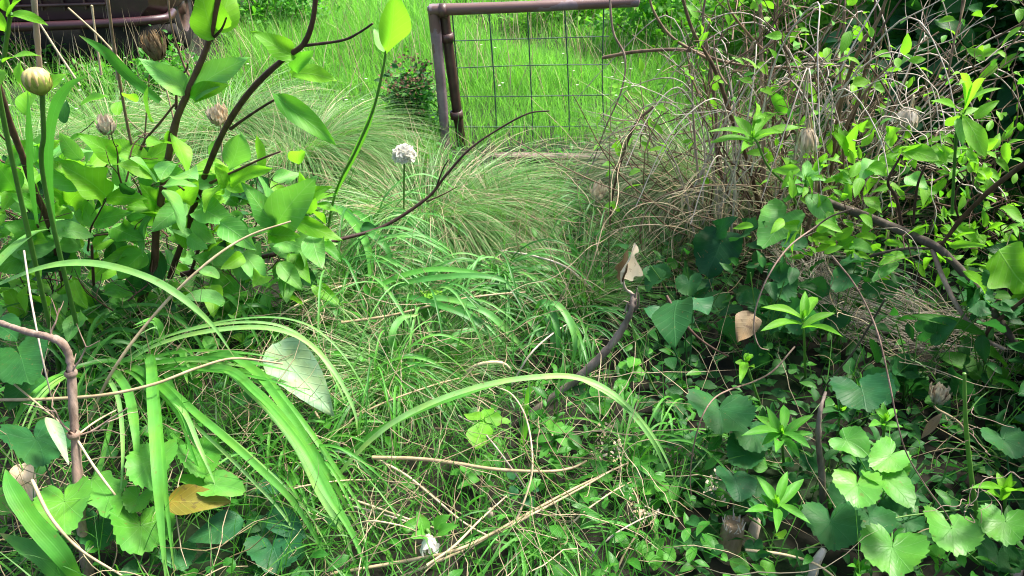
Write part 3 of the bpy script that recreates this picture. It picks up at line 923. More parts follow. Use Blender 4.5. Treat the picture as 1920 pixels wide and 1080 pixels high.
# ================================================================== LEFT BROADLEAF SHRUB
def left_shrub():
    Y0 = 1.98
    base = PY(250, 612, Y0)
    base = np.array([base[0], base[1], float(gz(base[0], base[1]))])
    t = Thing('broadleaf_shrub', 'leafy shrub with dark red-brown branches and large lime leaves on the left', 'shrub', base)
    m = MB()
    tube(m, [base, PY(265, 565, 1.96), PY(288, 500, 1.93), PY(293, 430, 1.90), PY(305, 355, 1.87), PY(328, 235, 1.83), PY(352, 175, 1.80), PY(366, 140, 1.79), PY(392, 75, 1.76), PY(415, -30, 1.72)],
         [0.0145, 0.0115, 0.0098, 0.009, 0.0082, 0.007, 0.0058], 60, 10, knob=0.04)
    tr = t.part('trunk', m, 'bark')
    def br(pts, r, mat='bark'):
        m = MB()
        tube(m, [PY(*p) for p in pts], np.asarray(r) * 0.72, None, 8, knob=0.05)
        return t.part('branch', m, mat)
    br([(318, 520, 2.0), (350, 430, 1.98), (378, 345, 1.94), (420, 245, 1.88), (470, 170, 1.82), (530, 112, 1.78), (568, 84, 1.76), (586, 40, 1.74), (594, -25, 1.72)], [0.013, 0.012, 0.010, 0.009, 0.007])
    br([(568, 86, 1.76), (640, 76, 1.72), (672, 62, 1.7), (699, 44, 1.68)], [0.005, 0.003])
    br([(432, 242, 1.87), (470, 215, 1.84), (510, 190, 1.81), (540, 178, 1.79)], [0.006, 0.003])
    br([(376, 352, 1.94), (432, 325, 1.9), (490, 298, 1.86), (526, 284, 1.84)], [0.006, 0.003])
    br([(330, 205, 1.82), (333, 150, 1.81), (349, 132, 1.8), (352, 118, 1.79)], [0.005, 0.0025])
    br([(256, 318, 1.9), (268, 270, 1.88), (300, 230, 1.85), (328, 195, 1.82)], [0.005, 0.0035])
    br([(358, 148, 1.8), (342, 115, 1.8), (322, 52, 1.78), (313, -20, 1.77)], [0.004, 0.003], 'twig')
    br([(396, 75, 1.76), (415, 55, 1.75), (425, 32, 1.74)], [0.005, 0.0025])
    br([(258, 318, 1.9), (240, 240, 1.88), (224, 150, 1.86), (213, 80, 1.84), (200, -20, 1.82)], [0.0055, 0.004], 'twig')
    br([(268, 300, 1.95), (275, 210, 1.93), (280, 140, 1.92)], [0.0035, 0.002], 'twig')
    br([(-12, 130, 1.62), (20, 235, 1.66), (42, 292, 1.7), (62, 352, 1.74), (90, 415, 1.8), (118, 520, 1.9), (135, 590, 1.96)], [0.009, 0.0105, 0.0105, 0.012])
    br([(340, 515, 2.0), (450, 490, 2.02), (560, 468, 2.08), (640, 448, 2.14), (720, 424, 2.2), (800, 372, 2.24), (835, 330, 2.26), (880, 280, 2.28), (935, 242, 2.3), (990, 213, 2.3), (1030, 208, 2.3)], [0.012, 0.010, 0.008, 0.006, 0.004, 0.003])
    br([(818, 352, 2.25), (830, 318, 2.25), (841, 300, 2.25)], [0.004, 0.002])
    br([(800, 378, 2.24), (830, 365, 2.22), (858, 350, 2.2)], [0.004, 0.002])
    br([(355, 520, 2.0), (378, 450, 1.98), (395, 400, 1.95)], [0.008, 0.005])
    br([(165, 470, 1.9), (170, 430, 1.86), (185, 400, 1.84), (200, 372, 1.83)], [0.004, 0.0025])
    br([(180, 600, 1.95), (175, 520, 1.92), (172, 460, 1.9)], [0.007, 0.005])
    br([(50, 465, 1.8), (120, 452, 1.84), (190, 440, 1.88), (260, 435, 1.9)], [0.004, 0.004], 'twig')
    # hand-placed leaves: base px, tip px, width px, Y base, Y tip, material, shape
    LV = [
        ((402, 68), (372, -40), 78, 1.76, 1.62, 'lime', 'ovate', 0.3), ((408, 60), (440, -30), 55, 1.76, 1.9, 'lime', 'ovate', 0.3),
        ((553, 106), (470, 58), 46, 1.77, 1.66, 'lime', 'ovate', 0.5), ((545, 138), (632, 152), 44, 1.79, 1.7, 'lime', 'ovate', 0.5),
        ((548, 132), (590, 96), 34, 1.78, 1.74, 'mid', 'ovate', 0.4), ((512, 172), (628, 272), 44, 1.80, 1.66, 'mid', 'lance', 0.5),
        ((354, 176), (262, 108), 50, 1.80, 1.7, 'mint', 'ovate', 0.3), ((353, 182), (470, 108), 62, 1.80, 1.72, 'mint', 'ovate', 0.5),
        ((358, 184), (432, 160), 40, 1.80, 1.68, 'lime', 'ovate', 0.6), ((225, 300), (143, 250), 46, 1.86, 1.74, 'lime', 'ovate', 0.9),
        ((200, 372), (108, 302), 64, 1.83, 1.70, 'lime', 'lobed', 0.8), ((200, 374), (278, 372), 40, 1.83, 1.76, 'lime', 'ovate', 0.5),
        ((150, 352), (42, 276), 58, 1.80, 1.68, 'mint', 'ovate', 0.3), ((428, 318), (452, 250), 52, 1.88, 1.82, 'mint', 'obov', 0.2),
        ((372, 384), (442, 426), 58, 1.86, 1.7, 'mint', 'heart', 0.6), ((515, 425), (596, 332), 84, 1.9, 1.78, 'mint', 'ovate', 0.4),
        ((518, 424), (452, 342), 52, 1.9, 1.8, 'mint', 'ovate', 0.4), ((548, 414), (644, 450), 36, 1.9, 1.82, 'lime', 'ovate', 0.7),
        ((456, 480), (500, 534), 46, 1.92, 1.8, 'mint', 'ovate', 0.4), ((542, 476), (584, 532), 38, 1.98, 1.86, 'lime', 'ovate', 0.4),
        ((586, 534), (642, 574), 30, 1.98, 1.88, 'lime', 'ovate', 0.5), ((516, 452), (578, 468), 40, 1.92, 1.84, 'mint', 'lobed', 0.5),
        ((216, 584), (124, 590), 46, 1.9, 1.76, 'mid', 'lobed', 0.7), ((196, 544), (252, 556), 42, 1.88, 1.78, 'mid', 'ovate', 0.6),
        ((212, 430), (272, 450), 48, 1.86, 1.74, 'mid', 'ovate', 0.6), ((178, 420), (250, 398), 48, 1.86, 1.8, 'mid', 'ovate', 0.6),
        ((128, 380), (92, 350), 40, 1.82, 1.76, 'lime', 'ovate', 0.3), ((128, 385), (160, 352), 44, 1.82, 1.78, 'lime', 'ovate', 0.3),
        ((124, 388), (104, 410), 40, 1.82, 1.76, 'lime', 'ovate', 0.3), ((494, 604), (424, 556), 68, 1.98, 1.86, 'mid', 'ovate', 0.3),
        ((432, 590), (384, 576), 30, 1.94, 1.84, 'mid', 'ovate', 0.4), ((458, 612), (390, 604), 28, 1.94, 1.84, 'mint', 'ovate', 0.5),
        ((300, 330), (220, 305), 50, 1.86, 1.74, 'lime', 'ovate', 0.6), ((262, 330), (330, 310), 50, 1.86, 1.76, 'mid', 'ovate', 0.5),
        ((300, 395), (262, 340), 44, 1.88, 1.8, 'lime', 'ovate', 0.4), ((340, 380), (372, 335), 40, 1.9, 1.84, 'lime', 'ovate', 0.4),
        ((430, 345), (510, 318), 40, 1.9, 1.8, 'lime', 'ovate', 0.5), ((424, 350), (402, 312), 32, 1.9, 1.84, 'lime', 'ovate', 0.5),
        ((562, 372), (622, 350), 30, 1.9, 1.82, 'lime', 'ovate', 0.5), ((585, 400), (560, 322), 36, 1.92, 1.84, 'lime', 'ovate', 0.4),
        ((60, 480), (-30, 500), 62, 1.78, 1.66, 'mid', 'ovate', 0.5), ((70, 440), (4, 420), 50, 1.78, 1.7, 'mid', 'ovate', 0.5),
        ((132, 446), (52, 420), 36, 1.84, 1.74, 'mid', 'lance', 0.5), ((270, 470), (225, 525), 60, 1.9, 1.8, 'mid', 'ovate', 0.4),
        ((300, 470), (250, 560), 55, 1.95, 1.84, 'dark', 'ovate', 0.4), ((420, 500), (360, 480), 50, 1.98, 1.88, 'mid', 'ovate', 0.5),
        ((400, 520), (460, 560), 56, 1.98, 1.86, 'mid', 'ovate', 0.5), ((520, 500), (560, 545), 40, 2.0, 1.9, 'mid', 'ovate', 0.5),
        ((110, 470), (150, 520), 50, 1.88, 1.8, 'mid', 'ovate', 0.4), ((80, 560), (20, 600), 56, 1.86, 1.76, 'dark', 'ovate', 0.5),
        ((70, 270), (10, 312), 48, 1.74, 1.66, 'mid', 'ovate', 0.5), ((60, 300), (110, 262), 40, 1.76, 1.7, 'lime', 'ovate', 0.4),
        ((30, 355), (-20, 300), 60, 1.72, 1.66, 'mid', 'ovate', 0.5), ((80, 395), (18, 360), 46, 1.78, 1.7, 'mid', 'ovate', 0.5),
        ((620, 445), (580, 425), 30, 2.1, 2.0, 'lime', 'ovate', 0.5), ((600, 455), (640, 492), 30, 2.1, 2.0, 'mid', 'ovate', 0.5),
        ((330, 600), (395, 640), 50, 1.98, 1.86, 'dark', 'ovate', 0.4), ((470, 570), (520, 610), 50, 2.0, 1.9, 'mid', 'ovate', 0.4),
    ]
    for (b, e, w, yb, yt, mat, shp, cu) in LV:
        B, E = PY(*b, yb), PY(*e, yb + (yt - yb) * 0.45)
        leaf(t, B, E, w * 0.98, shp, mat, face_cam((B + E) / 2, 0.6 + 0.25 * R.random(), R.normal(0.08, 0.22)), cu, 0.2, 0.09)
    # inner leaves in the lower middle of the bush
    m = MB()
    pts = [PY(px, py, Y) for px, py, Y in ((60, 480, 1.95), (120, 430, 1.95), (160, 520, 2.0), (220, 460, 2.0), (250, 390, 1.95), (330, 440, 2.05), (400, 470, 2.05), (420, 400, 2.0), (470, 440, 2.02), (520, 470, 2.06), (150, 360, 1.95), (60, 400, 1.9), (420, 550, 2.1), (300, 560, 2.1), (100, 580, 2.0), (20, 540, 1.9), (540, 420, 2.05), (40, 340, 1.85), (480, 380, 2.0))]
    pts += [PY(px, py, Y) for px, py, Y in ((40, 250, 1.8), (210, 330, 1.85), (350, 330, 1.88), (110, 560, 1.85), (200, 570, 1.85), (400, 590, 1.95), (470, 540, 1.95), (60, 620, 1.8), (330, 400, 1.9), (570, 430, 2.1), (20, 420, 1.75))]
    fr = lambda dy, dz: [p + np.array([0, dy, dz]) for p in pts]
    cloud(m, pts, 0.11, 95, 'ovate', (0.075, 0.14), 0.52, 0.8, 0.5, None)
    t.part('foliage', m, 'mid')
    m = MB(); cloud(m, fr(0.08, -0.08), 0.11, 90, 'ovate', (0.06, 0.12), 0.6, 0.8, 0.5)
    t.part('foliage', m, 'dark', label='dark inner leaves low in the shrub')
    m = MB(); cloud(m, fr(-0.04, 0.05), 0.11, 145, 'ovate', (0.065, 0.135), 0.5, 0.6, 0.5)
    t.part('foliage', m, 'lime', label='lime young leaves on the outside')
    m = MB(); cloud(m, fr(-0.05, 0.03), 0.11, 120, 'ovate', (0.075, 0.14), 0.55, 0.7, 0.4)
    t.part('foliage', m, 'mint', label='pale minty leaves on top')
    m = MB()
    ends = []
    for p in pts:
        for k in range(2):
            ends += twigs(m, p + R.normal(0, 0.03, 3), np.array([R.normal(0, 0.5), R.normal(0, 0.4), 0.6]), R.uniform(0.08, 0.16), 0.0024, 1, 0.7, 0.1)
    t.part('twigs', m, 'bark')


left_shrub()


def single(name, label, cat, base, parts):
    """thing with hand-placed parts: parts = list of callables(thing)"""
    t = Thing(name, label, cat, base)
    for p in parts: p(t)
    return t


def grounded(px, py, Y):
    p = PY(px, py, Y)
    return np.array([p[0], p[1], float(gz(p[0], p[1]))])


# pale fallen leaf over the grass
b, e = PY(516, 640, 1.62), PY(622, 782, 1.42)
t = Thing('pale_leaf', 'large silvery white leaf hanging over the matted grass right of the shrub', 'leaf', b)
leaf(t, b, e, 92, 'ovate', 'pale', face_cam(b, 0.7, -0.1), 0.35, 0.22, 0.06, name='blade')
m = MB(); tube(m, [b, b + np.array([-0.02, 0.03, 0.012]), b + np.array([-0.05, 0.07, 0.0])], [0.002, 0.003], 8, 6); t.part('stalk', m, 'stem')

# tulip-like leaf on a tall stalk
bs = grounded(607, 470, 2.5)
t = Thing('tall_leaf_stalk', 'single bright lime lance leaf held high on a long green stalk before the meadow', 'plant', bs)
m = MB()
tube(m, [bs, PY(628, 365, 2.1), PY(668, 280, 1.95), PY(700, 205, 1.88), PY(718, 130, 1.84), PY(724, 92, 1.82)], [0.004, 0.0036, 0.0034, 0.0028], 30, 8)
t.part('stalk', m, 'stem')
leaf(t, PY(722, 100, 1.82), PY(742, -12, 1.74), 62, 'obov', 'lime', face_cam(PY(735, 40, 1.8), 0.75, 0.25), 0.15, 0.3, 0.05)
leaf(t, PY(722, 98, 1.825), PY(700, 52, 1.86), 26, 'ovate', 'mint', face_cam(PY(735, 40, 1.8), 0.7, 0.4), 0.3, 0.2, 0.05)
ribbon_mb = MB()
ribbon(ribbon_mb, [PY(630, 360, 2.08), PY(665, 290, 1.97), PY(690, 235, 1.92), PY(712, 165, 1.88)], 0.016, (0, -0.8, 0.4))
t.part('sheath', ribbon_mb, 'strap')

# thin stalks rising at the upper left
def reed(label, pts, r, mat, name='dry_stalk', cat='stalk', group=None):
    P = [PY(*p) for p in pts]
    m = MB()
    tube(m, P, r, None, 7)
    o = m.build(name, mat, None, P[0])
    o.location = tuple(P[0])
    tag(o, label, cat, group)
    return o


reed('smooth tan stalk rising straight above the cream flower bud', [(75, 135, 1.5), (71, 90, 1.49), (66, 30, 1.47), (62, -20, 1.46)], [0.005, 0.0055], 'chip')
reed('pinkish stem rising before the derelict car', [(222, 150, 2.2), (214, 90, 2.2), (207, 40, 2.2), (200, -15, 2.2)], [0.005, 0.004], 'bark_pale')
reed('pale thin stalk slanting left in front of the derelict car', [(240, 130, 2.6), (190, 72, 2.6), (128, 15, 2.6)], [0.004, 0.003], 'straw')
reed('pair-like thin straw leaning across the tussock behind the bud', [(150, 160, 2.3), (110, 100, 2.3), (75, 45, 2.3)], [0.0035, 0.0028], 'straw')
reed('thin upright green-tan stem beside the car bumper', [(190, 140, 3.0), (181, 80, 3.0), (172, 10, 3.0)], [0.005, 0.004], 'straw')


# flower buds and spent heads
def bud():
    b = grounded(88, 470, 1.75)
    t = Thing('flower_bud', 'round cream and green flower bud on a thick stalk at upper left', 'flower bud', b)
    top = PY(79, 178, 1.45)
    m = MB()
    tube(m, [b, PY(86, 360, 1.58), PY(82, 250, 1.49), top], [0.006, 0.005, 0.0045, 0.005], 24, 10, knob=0.02)
    t.part('stalk', m, 'stem')
    u = mpp(top) * 0.82
    ax = unit(np.array([-0.03, -0.05, 1]))
    m = MB()
    lathe(m, top, ax, [(0, 5 * u), (5 * u, 13 * u), (15 * u, 24 * u), (30 * u, 29 * u), (45 * u, 28 * u), (56 * u, 21 * u), (61 * u, 11 * u), (60 * u, 4 * u), (56 * u, 0.2 * u)], 66, 0.4, 0.05, 11)
    t.part('head', m, 'bud')
    m = MB()
    for n, hgt, rad, wd in ((11, 34, 29.5, 17), (13, 48, 31, 14)):
        a = np.arange(n) * 2 * PI / n + hgt
        prof_s = np.array([0, 0.18, 0.45, 0.75, 1.0]) * hgt * u
        for q in a:
            d = np.array([math.cos(q), math.sin(q), 0])
            rr = np.interp(prof_s / u, [0, 5, 15, 30, 45, 60], [6, 14.5, 25.5, 30.5, 29.5, 22]) * u
            ribbon(m, np.array([top + ax * a_ + d * r_ for a_, r_ in zip(prof_s, rr)]), wd * u * R.uniform(0.8, 1.1), d, 10, -0.1, None, 0.2, 0.7)
    t.part('sepals', m, 'sepal')


bud()


def strap_at(th, pts, wpx, mat='strap', name='blade', Zmode=False, up=None, fold=0.25, tip=0.15, base=0.6):
    P = np.array([(PZ if Zmode else PY)(*p) for p in pts])
    mid = P[len(P) // 2]
    m = MB()
    ribbon(m, P, wpx * mpp(mid), up, None, fold, None, tip, base)
    return th.part(name, m, mat)


t = Thing('strap_leaf_plant', 'pale blue-green strap leaves curling beside the cream flower bud', 'plant', grounded(95, 420, 1.72))
strap_at(t, [(100, 420, 1.7), (92, 330, 1.62), (92, 265, 1.57), (105, 200, 1.52), (130, 160, 1.5), (165, 142, 1.48)], 19, 'strap_blue', up=(0.3, -0.9, 0.3))
strap_at(t, [(70, 420, 1.7), (58, 330, 1.62), (55, 250, 1.57), (52, 170, 1.52)], 12, 'strap_blue', up=(0.3, -0.9, 0.3))
strap_at(t, [(300, 190, 1.9), (250, 150, 1.86), (200, 100, 1.8), (148, 66, 1.74)], 20, 'strap_blue', up=(0.1, -0.8, 0.6))
strap_at(t, [(95, 430, 1.7), (60, 440, 1.62), (10, 480, 1.5), (-20, 520, 1.45)], 22, 'strap_pale')

# young shoot at the top left corner
b = grounded(15, 430, 1.75)
t = Thing('young_shoot', 'young upright shoot with fresh lime leaves in the top left corner', 'plant', b)
m = MB(); tube(m, [b, PY(2, 200, 1.5), PY(8, 110, 1.46), PY(20, 25, 1.42)], [0.006, 0.004], 24, 7); t.part('stem', m, 'stem')
for (bb, e, w) in (((22, 28), (90, 48), 26), ((18, 30), (60, -10), 30), ((20, 20), (0, -30), 30), ((5, 118), (78, 105), 28), ((8, 60), (-20, 10), 30), ((2, 130), (-30, 180), 30)):
    B, E = PY(*bb, 1.43), PY(*e, 1.36)
    leaf(t, B, E, w, 'ovate', 'lime', face_cam(B, 0.5, R.normal(0, 0.3)), 0.4, 0.2, 0.06)


def spent_head(px, py, Y, wpx, hpx, label, stalk_px, mat='papery', name='spent_flower', hang=False, stalk_mat='straw', gpt=None):
    top = PY(px, py, Y)
    u = mpp(top)
    foot = grounded(*stalk_px)
    t = Thing(name, label, 'seed head', foot)
    ax = unit(np.array([0.1 * R.normal(), -0.1, -1.0 if hang else 1.0]))
    b = top - ax * hpx * 0.5 * u
    m = MB()
    mid = (foot + b) / 2 + np.array([R.normal(0, 0.02), R.normal(0, 0.01), 0.03])
    pts = [foot, mid, b - ax * 0.02, b] if not hang else [foot, (foot * 0.4 + b * 0.6) + np.array([0.02, 0.03, 0.05]), b + np.array([0.012, 0.015, 0.02]), b]
    tube(m, pts, [0.0035, 0.0025], 22, 6)
    t.part('stalk', m, stalk_mat)
    m = MB()
    n = 15
    for ring, (rad, ln, open_) in enumerate(((0.16, 1.0, 0.10), (0.28, 0.9, 0.24), (0.34, 0.72, 0.42))):
        a = np.arange(n) * 2 * PI / n + ring * 0.2 + R.normal(0, 0.1, n)
        s = unit(np.cross(ax, [0.3, 0.9, 0.1])); q = np.cross(ax, s)
        d = np.cos(a)[:, None] * s + np.sin(a)[:, None] * q
        B = b + d * wpx * rad * 0.55 * u
        D = ax + d * (open_ + R.normal(0, 0.08, (n, 1)))
        inst(m, 'lance', B, D, -d + ax * 0.3, hpx * ln * u * R.uniform(0.75, 1.05, n), wpx * 0.26 * u, -0.9, 0.2, 0.2)
    t.part('head', m, mat)
    return t


spent_head(198, 232, 2.25, 34, 40, 'papery closed seed head among grass right of the cream bud', (205, 330, 2.3))
spent_head(287, 82, 2.8, 34, 60, 'brown shaggy dried seed head before the derelict car', (290, 200, 2.8), 'brown_leaf')
spent_head(408, 212, 2.5, 40, 44, 'crumpled pinkish dried flower between the two main shrub branches', (412, 300, 2.5))
spent_head(1121, 358, 2.6, 26, 44, 'oval beige seed pod on a thin stem below the gate plank', (1135, 500, 2.6))
spent_head(1514, 268, 2.0, 30, 54, 'drooping papery dead bloom inside the twiggy bush', (1540, 480, 2.2), hang=True)
spent_head(1698, 226, 2.1, 40, 48, 'shaggy fringed dead bloom hanging beside the dark thicket', (1650, 520, 2.2), hang=True)
spent_head(1762, 737, 1.45, 38, 46, 'feathery white seed head on a bent brown stem above the heart leaves', (1780, 960, 1.4))
spent_head(1285, 1045, 1.12, 34, 30, 'small grey fluffy seed head at the bottom edge', (1290, 1090, 1.1))


def white_flower():
    c = PY(758, 292, 2.45)
    u = mpp(c) * 0.84
    foot = grounded(752, 420, 2.5)
    t = Thing('white_flower', 'round white flower head resting on the weeping tussock', 'flower', foot)
    m = MB(); tube(m, [foot, (foot + c) / 2, c], [0.004, 0.003], 12, 6); t.part('stalk', m, 'stem')
    m = MB()
    n = 260
    k = np.arange(n) + 0.5
    ph = np.arccos(1 - 1.25 * k / n); th = PI * (1 + 5 ** 0.5) * k
    d = np.stack([np.cos(th) * np.sin(ph), np.sin(th) * np.sin(ph), np.cos(ph)], -1)
    d = unit(d + np.array([0.0, -0.25, 0.0]))
    B = c + d * R.uniform(10, 18, (n, 1)) * u
    tn = unit(np.cross(d, R.normal(size=(n, 3))))
    inst(m, 'small', B, tn + d * 0.7, d, 15 * u * R.uniform(0.7, 1.1, n), 11 * u, 0.5, 0.2, 0.2)
    t.part('petals', m, 'white')
    m = MB()
    lathe(m, c, (0, -0.2, 1), [(-16 * u, 1 * u), (-12 * u, 8 * u), (0, 12 * u), (8 * u, 9 * u), (11 * u, 0.3 * u)], 16)
    t.part('heart', m, 'white')


white_flower()


def dead_pod():
    # beige closed head on top of the broken dead branch
    foot = PZ(992, 782, 0.01)
    top = PZ(1187, 552, 0.34)
    t = Thing('broken_stick', 'splintered grey dead stick with frayed tip, slanting up through the middle grass', 'stick', foot)
    m = MB()
    tube(m, [foot, PZ(1080, 712, 0.12), PZ(1130, 665, 0.19), PZ(1165, 620, 0.25), PZ(1184, 580, 0.31), top], [0.012, 0.011, 0.0095, 0.008, 0.006], 40, 10, knob=0.1)
    t.part('stick', m, 'bark_grey')
    m = MB()
    for k in range(9):
        a = PZ(1184 + R.normal(0, 4), 585, 0.30)
        tube(m, [a, a + R.normal(0, 0.006, 3) + np.array([0, 0, 0.02]), a + R.normal(0, 0.012, 3) + np.array([0.004, 0, 0.045])], [0.003, 0.0012], 6, 5)
    t.part('splinters', m, 'bark_grey')
    m = MB()
    for k in range(7):
        a = foot + R.normal(0, 0.006, 3) + np.array([0, 0, 0.01])
        tube(m, [a, a + np.array([-0.02, -0.03, 0.0]) + R.normal(0, 0.01, 3)], [0.005, 0.001], 5, 5)
    t.part('splinters', m, 'bark_grey')
    Y = top[1]
    b = PY(1166, 524, Y)
    t = Thing('dead_leaf', 'folded beige dead leaf standing above the splintered stick', 'leaf', b)
    leaf(t, PY(1166, 526, Y), PY(1192, 458, Y - 0.03), 30, 'lobed', 'papery', (0.3, -0.9, 0.2), -0.3, 0.9, 0.25, name='blade')
    leaf(t, PY(1164, 528, Y), PY(1176, 468, Y), 20, 'lobed', 'brown_leaf', (-0.5, -0.8, 0.2), -0.2, 0.6, 0.1, name='blade')
    m = MB(); tube(m, [top, PY(1172, 540, Y), PY(1168, 520, Y)], [0.004, 0.003], 10, 6); t.part('stalk', m, 'straw_grey')


dead_pod()


def white_bud():
    c = PZ(810, 1032, 0.10)
    u = mpp(c)
    foot = on_ground(c[0] - 0.01, c[1] + 0.05)
    t = Thing('white_bud', 'small white flower bud lying low in the grass at the bottom', 'flower bud', foot)
    m = MB()
    lathe(m, c + np.array([-0.004, 0, 0.02]), (0.25, -0.5, -0.8), [(-18 * u, 4 * u), (-8 * u, 7 * u), (4 * u, 8 * u), (12 * u, 5 * u), (16 * u, 1 * u)], 16, 0.5, 0.08, 5)
    ax = unit(np.array([0.25, -0.5, -0.8])); s1 = unit(np.cross(ax, [0.2, 0.9, 0.3])); s2 = np.cross(ax, s1)
    q = np.arange(11) * 2 * PI / 11 + R.normal(0, 0.15, 11)
    dd = np.cos(q)[:, None] * s1 + np.sin(q)[:, None] * s2
    inst(m, 'lobed', c + np.array([-0.004, 0, 0.02]) - ax * 12 * u + dd * 5 * u, ax + dd * R.uniform(0.15, 0.5, (11, 1)), dd, 32 * u * R.uniform(0.7, 1.1, 11), 13 * u, 0.8, -0.3, 0.25)
    t.part('petals', m, 'white')
    m = MB(); tube(m, [foot, c + np.array([-0.01, 0.02, 0.03]), c + np.array([-0.004, 0.01, 0.03])], [0.004, 0.004], 10, 6); t.part('stalk', m, 'stem')
    for a, b in (((800, 1000), (780, 960)), ((815, 990), (845, 965)), ((800, 1005), (770, 1010)), ((820, 1000), (860, 985))):
        A, B = PZ(*a, 0.13), PZ(*b, 0.16)
        leaf(t, A, B, 26, 'ovate', 'mid', face_cam(A, 0.4), 0.5)


white_bud()

# ================================================================== FOREGROUND LEFT
# bent woody stalk
foot = PZ(168, 1092, 0.0)
t = Thing('bent_stalk', 'thick bent pinkish brown stalk crossing the bottom left corner', 'stalk', foot)
m = MB()
tube(m, [foot, PZ(152, 980, 0.12), PZ(143, 850, 0.24), PZ(137, 760, 0.33), PZ(132, 680, 0.41), PZ(118, 645, 0.45), PZ(92, 632, 0.46), PZ(50, 622, 0.45), PZ(-15, 600, 0.44)], [0.0115, 0.0095, 0.0085, 0.0078, 0.0078, 0.0066, 0.0052], 80, 10, knob=0.09)
t.part('stem', m, 'bark_pale')
m = MB()
for (a, d, l_) in (((134, 700, 0.39), (0.6, -0.2, 0.7), 0.07), ((138, 815, 0.28), (-0.8, 0.1, 0.4), 0.10), ((95, 633, 0.46), (0.1, 0.4, 0.8), 0.06), ((140, 818, 0.275), (0.8, 0.2, 0.3), 0.12)):
    m = MB()
    twigs(m, PZ(*a), np.array(d), l_, 0.0022, 1, 0.6, 0.0)
    t.part('side_shoot', m, 'bark_pale')
for px, py, z in ((138, 815, 0.28), (133, 700, 0.39), (148, 915, 0.18)):
    m = MB()
    lathe(m, PZ(px, py, z), (0.02, -0.1, 1), [(-0.008, 0.008), (-0.003, 0.012), (0.003, 0.0125), (0.008, 0.008)], 12)
    t.part('joint', m, 'bark_pale')

c0 = PZ(205, 735, 0.02)
t = Thing('strap_leaf_clump', 'large clump of long arching green strap leaves at lower left', 'strap-leaf plant', c0)
ST = [
    ([(205, 730, 0.02), (212, 700, 0.18), (240, 735, 0.26), (255, 820, 0.24), (256, 915, 0.16)], 27, 'strap'),
    ([(240, 735, 0.02), (276, 668, 0.20), (286, 750, 0.28), (293, 860, 0.26), (301, 970, 0.19), (312, 1100, 0.10)], 33, 'strap'),
    ([(230, 735, 0.02), (250, 690, 0.20), (330, 752, 0.26), (368, 830, 0.24), (402, 912, 0.17)], 24, 'strap'),
    ([(240, 740, 0.02), (280, 705, 0.18), (380, 785, 0.24), (480, 872, 0.20), (560, 955, 0.14), (640, 1100, 0.04)], 22, 'strap'),
    ([(250, 735, 0.02), (400, 690, 0.22), (480, 735, 0.27), (560, 825, 0.24), (612, 920, 0.18), (660, 1000, 0.12), (700, 1100, 0.04)], 30, 'strap'),
    ([(260, 735, 0.02), (400, 668, 0.22), (470, 690, 0.25), (530, 760, 0.24), (575, 825, 0.20), (625, 905, 0.13), (700, 1040, 0.04)], 25, 'strap'),
    ([(200, 735, 0.02), (250, 672, 0.18), (340, 632, 0.27), (470, 614, 0.31), (560, 632, 0.29), (622, 690, 0.24), (664, 770, 0.16), (672, 830, 0.10)], 16, 'strap_pale'),
    ([(215, 735, 0.02), (260, 690, 0.16), (360, 672, 0.22), (470, 680, 0.24), (560, 700, 0.20)], 15, 'strap'),
    ([(220, 735, 0.02), (300, 690, 0.16), (400, 690, 0.2), (500, 705, 0.2), (590, 740, 0.14)], 14, 'strap'),
    ([(240, 735, 0.02), (300, 640, 0.2), (290, 600, 0.26), (250, 610, 0.28)], 18, 'strap'),
    ([(190, 730, 0.02), (130, 700, 0.2), (60, 740, 0.24), (10, 830, 0.2)], 20, 'strap'),
    ([(240, 730, 0.02), (330, 660, 0.15), (345, 690, 0.2), (352, 720, 0.2)], 18, 'strap'),
    ([(225, 730, 0.02), (200, 830, 0.12), (180, 900, 0.12), (150, 960, 0.08)], 18, 'strap'),
    ([(225, 730, 0.02), (330, 820, 0.1), (420, 930, 0.1), (480, 1020, 0.05)], 16, 'strap'),
]
for pts, w, mt in ST:
    strap_at(t, pts, w * 0.62, mt, Zmode=True)
for pts, w, mt in ST[:12]:
    for k in range(2):
        ox, oy, oz = R.normal(0, 22), R.normal(0, 16), R.normal(-0.02, 0.025)
        g = np.linspace(0.15, 1, len(pts))
        strap_at(t, [(p[0] + ox * q, p[1] + oy * q, max(0.01, p[2] + oz * q)) for p, q in zip(pts, g)], w * R.uniform(0.22, 0.45), 'strap' if R.random() < 0.6 else 'strap_pale', Zmode=True)

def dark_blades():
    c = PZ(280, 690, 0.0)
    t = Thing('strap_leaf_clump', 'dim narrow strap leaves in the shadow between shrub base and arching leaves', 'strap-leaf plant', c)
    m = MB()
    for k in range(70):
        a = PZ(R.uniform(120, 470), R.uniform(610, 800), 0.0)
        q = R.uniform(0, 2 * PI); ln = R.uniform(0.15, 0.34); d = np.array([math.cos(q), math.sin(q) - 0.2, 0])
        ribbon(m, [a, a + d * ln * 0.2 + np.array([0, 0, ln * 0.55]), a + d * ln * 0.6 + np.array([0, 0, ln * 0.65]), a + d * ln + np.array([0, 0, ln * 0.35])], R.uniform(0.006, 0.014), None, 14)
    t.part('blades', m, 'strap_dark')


dark_blades()
t = Thing('strap_leaf', 'very long pale strap leaf arching over the shrub base from the left edge', 'leaf', PY(-30, 545, 1.55))
strap_at(t, [(-30, 545, 1.55), (80, 502, 1.55), (170, 494, 1.55), (260, 514, 1.54), (330, 550, 1.52), (395, 606, 1.50), (440, 670, 1.46)], 14, 'strap_pale')

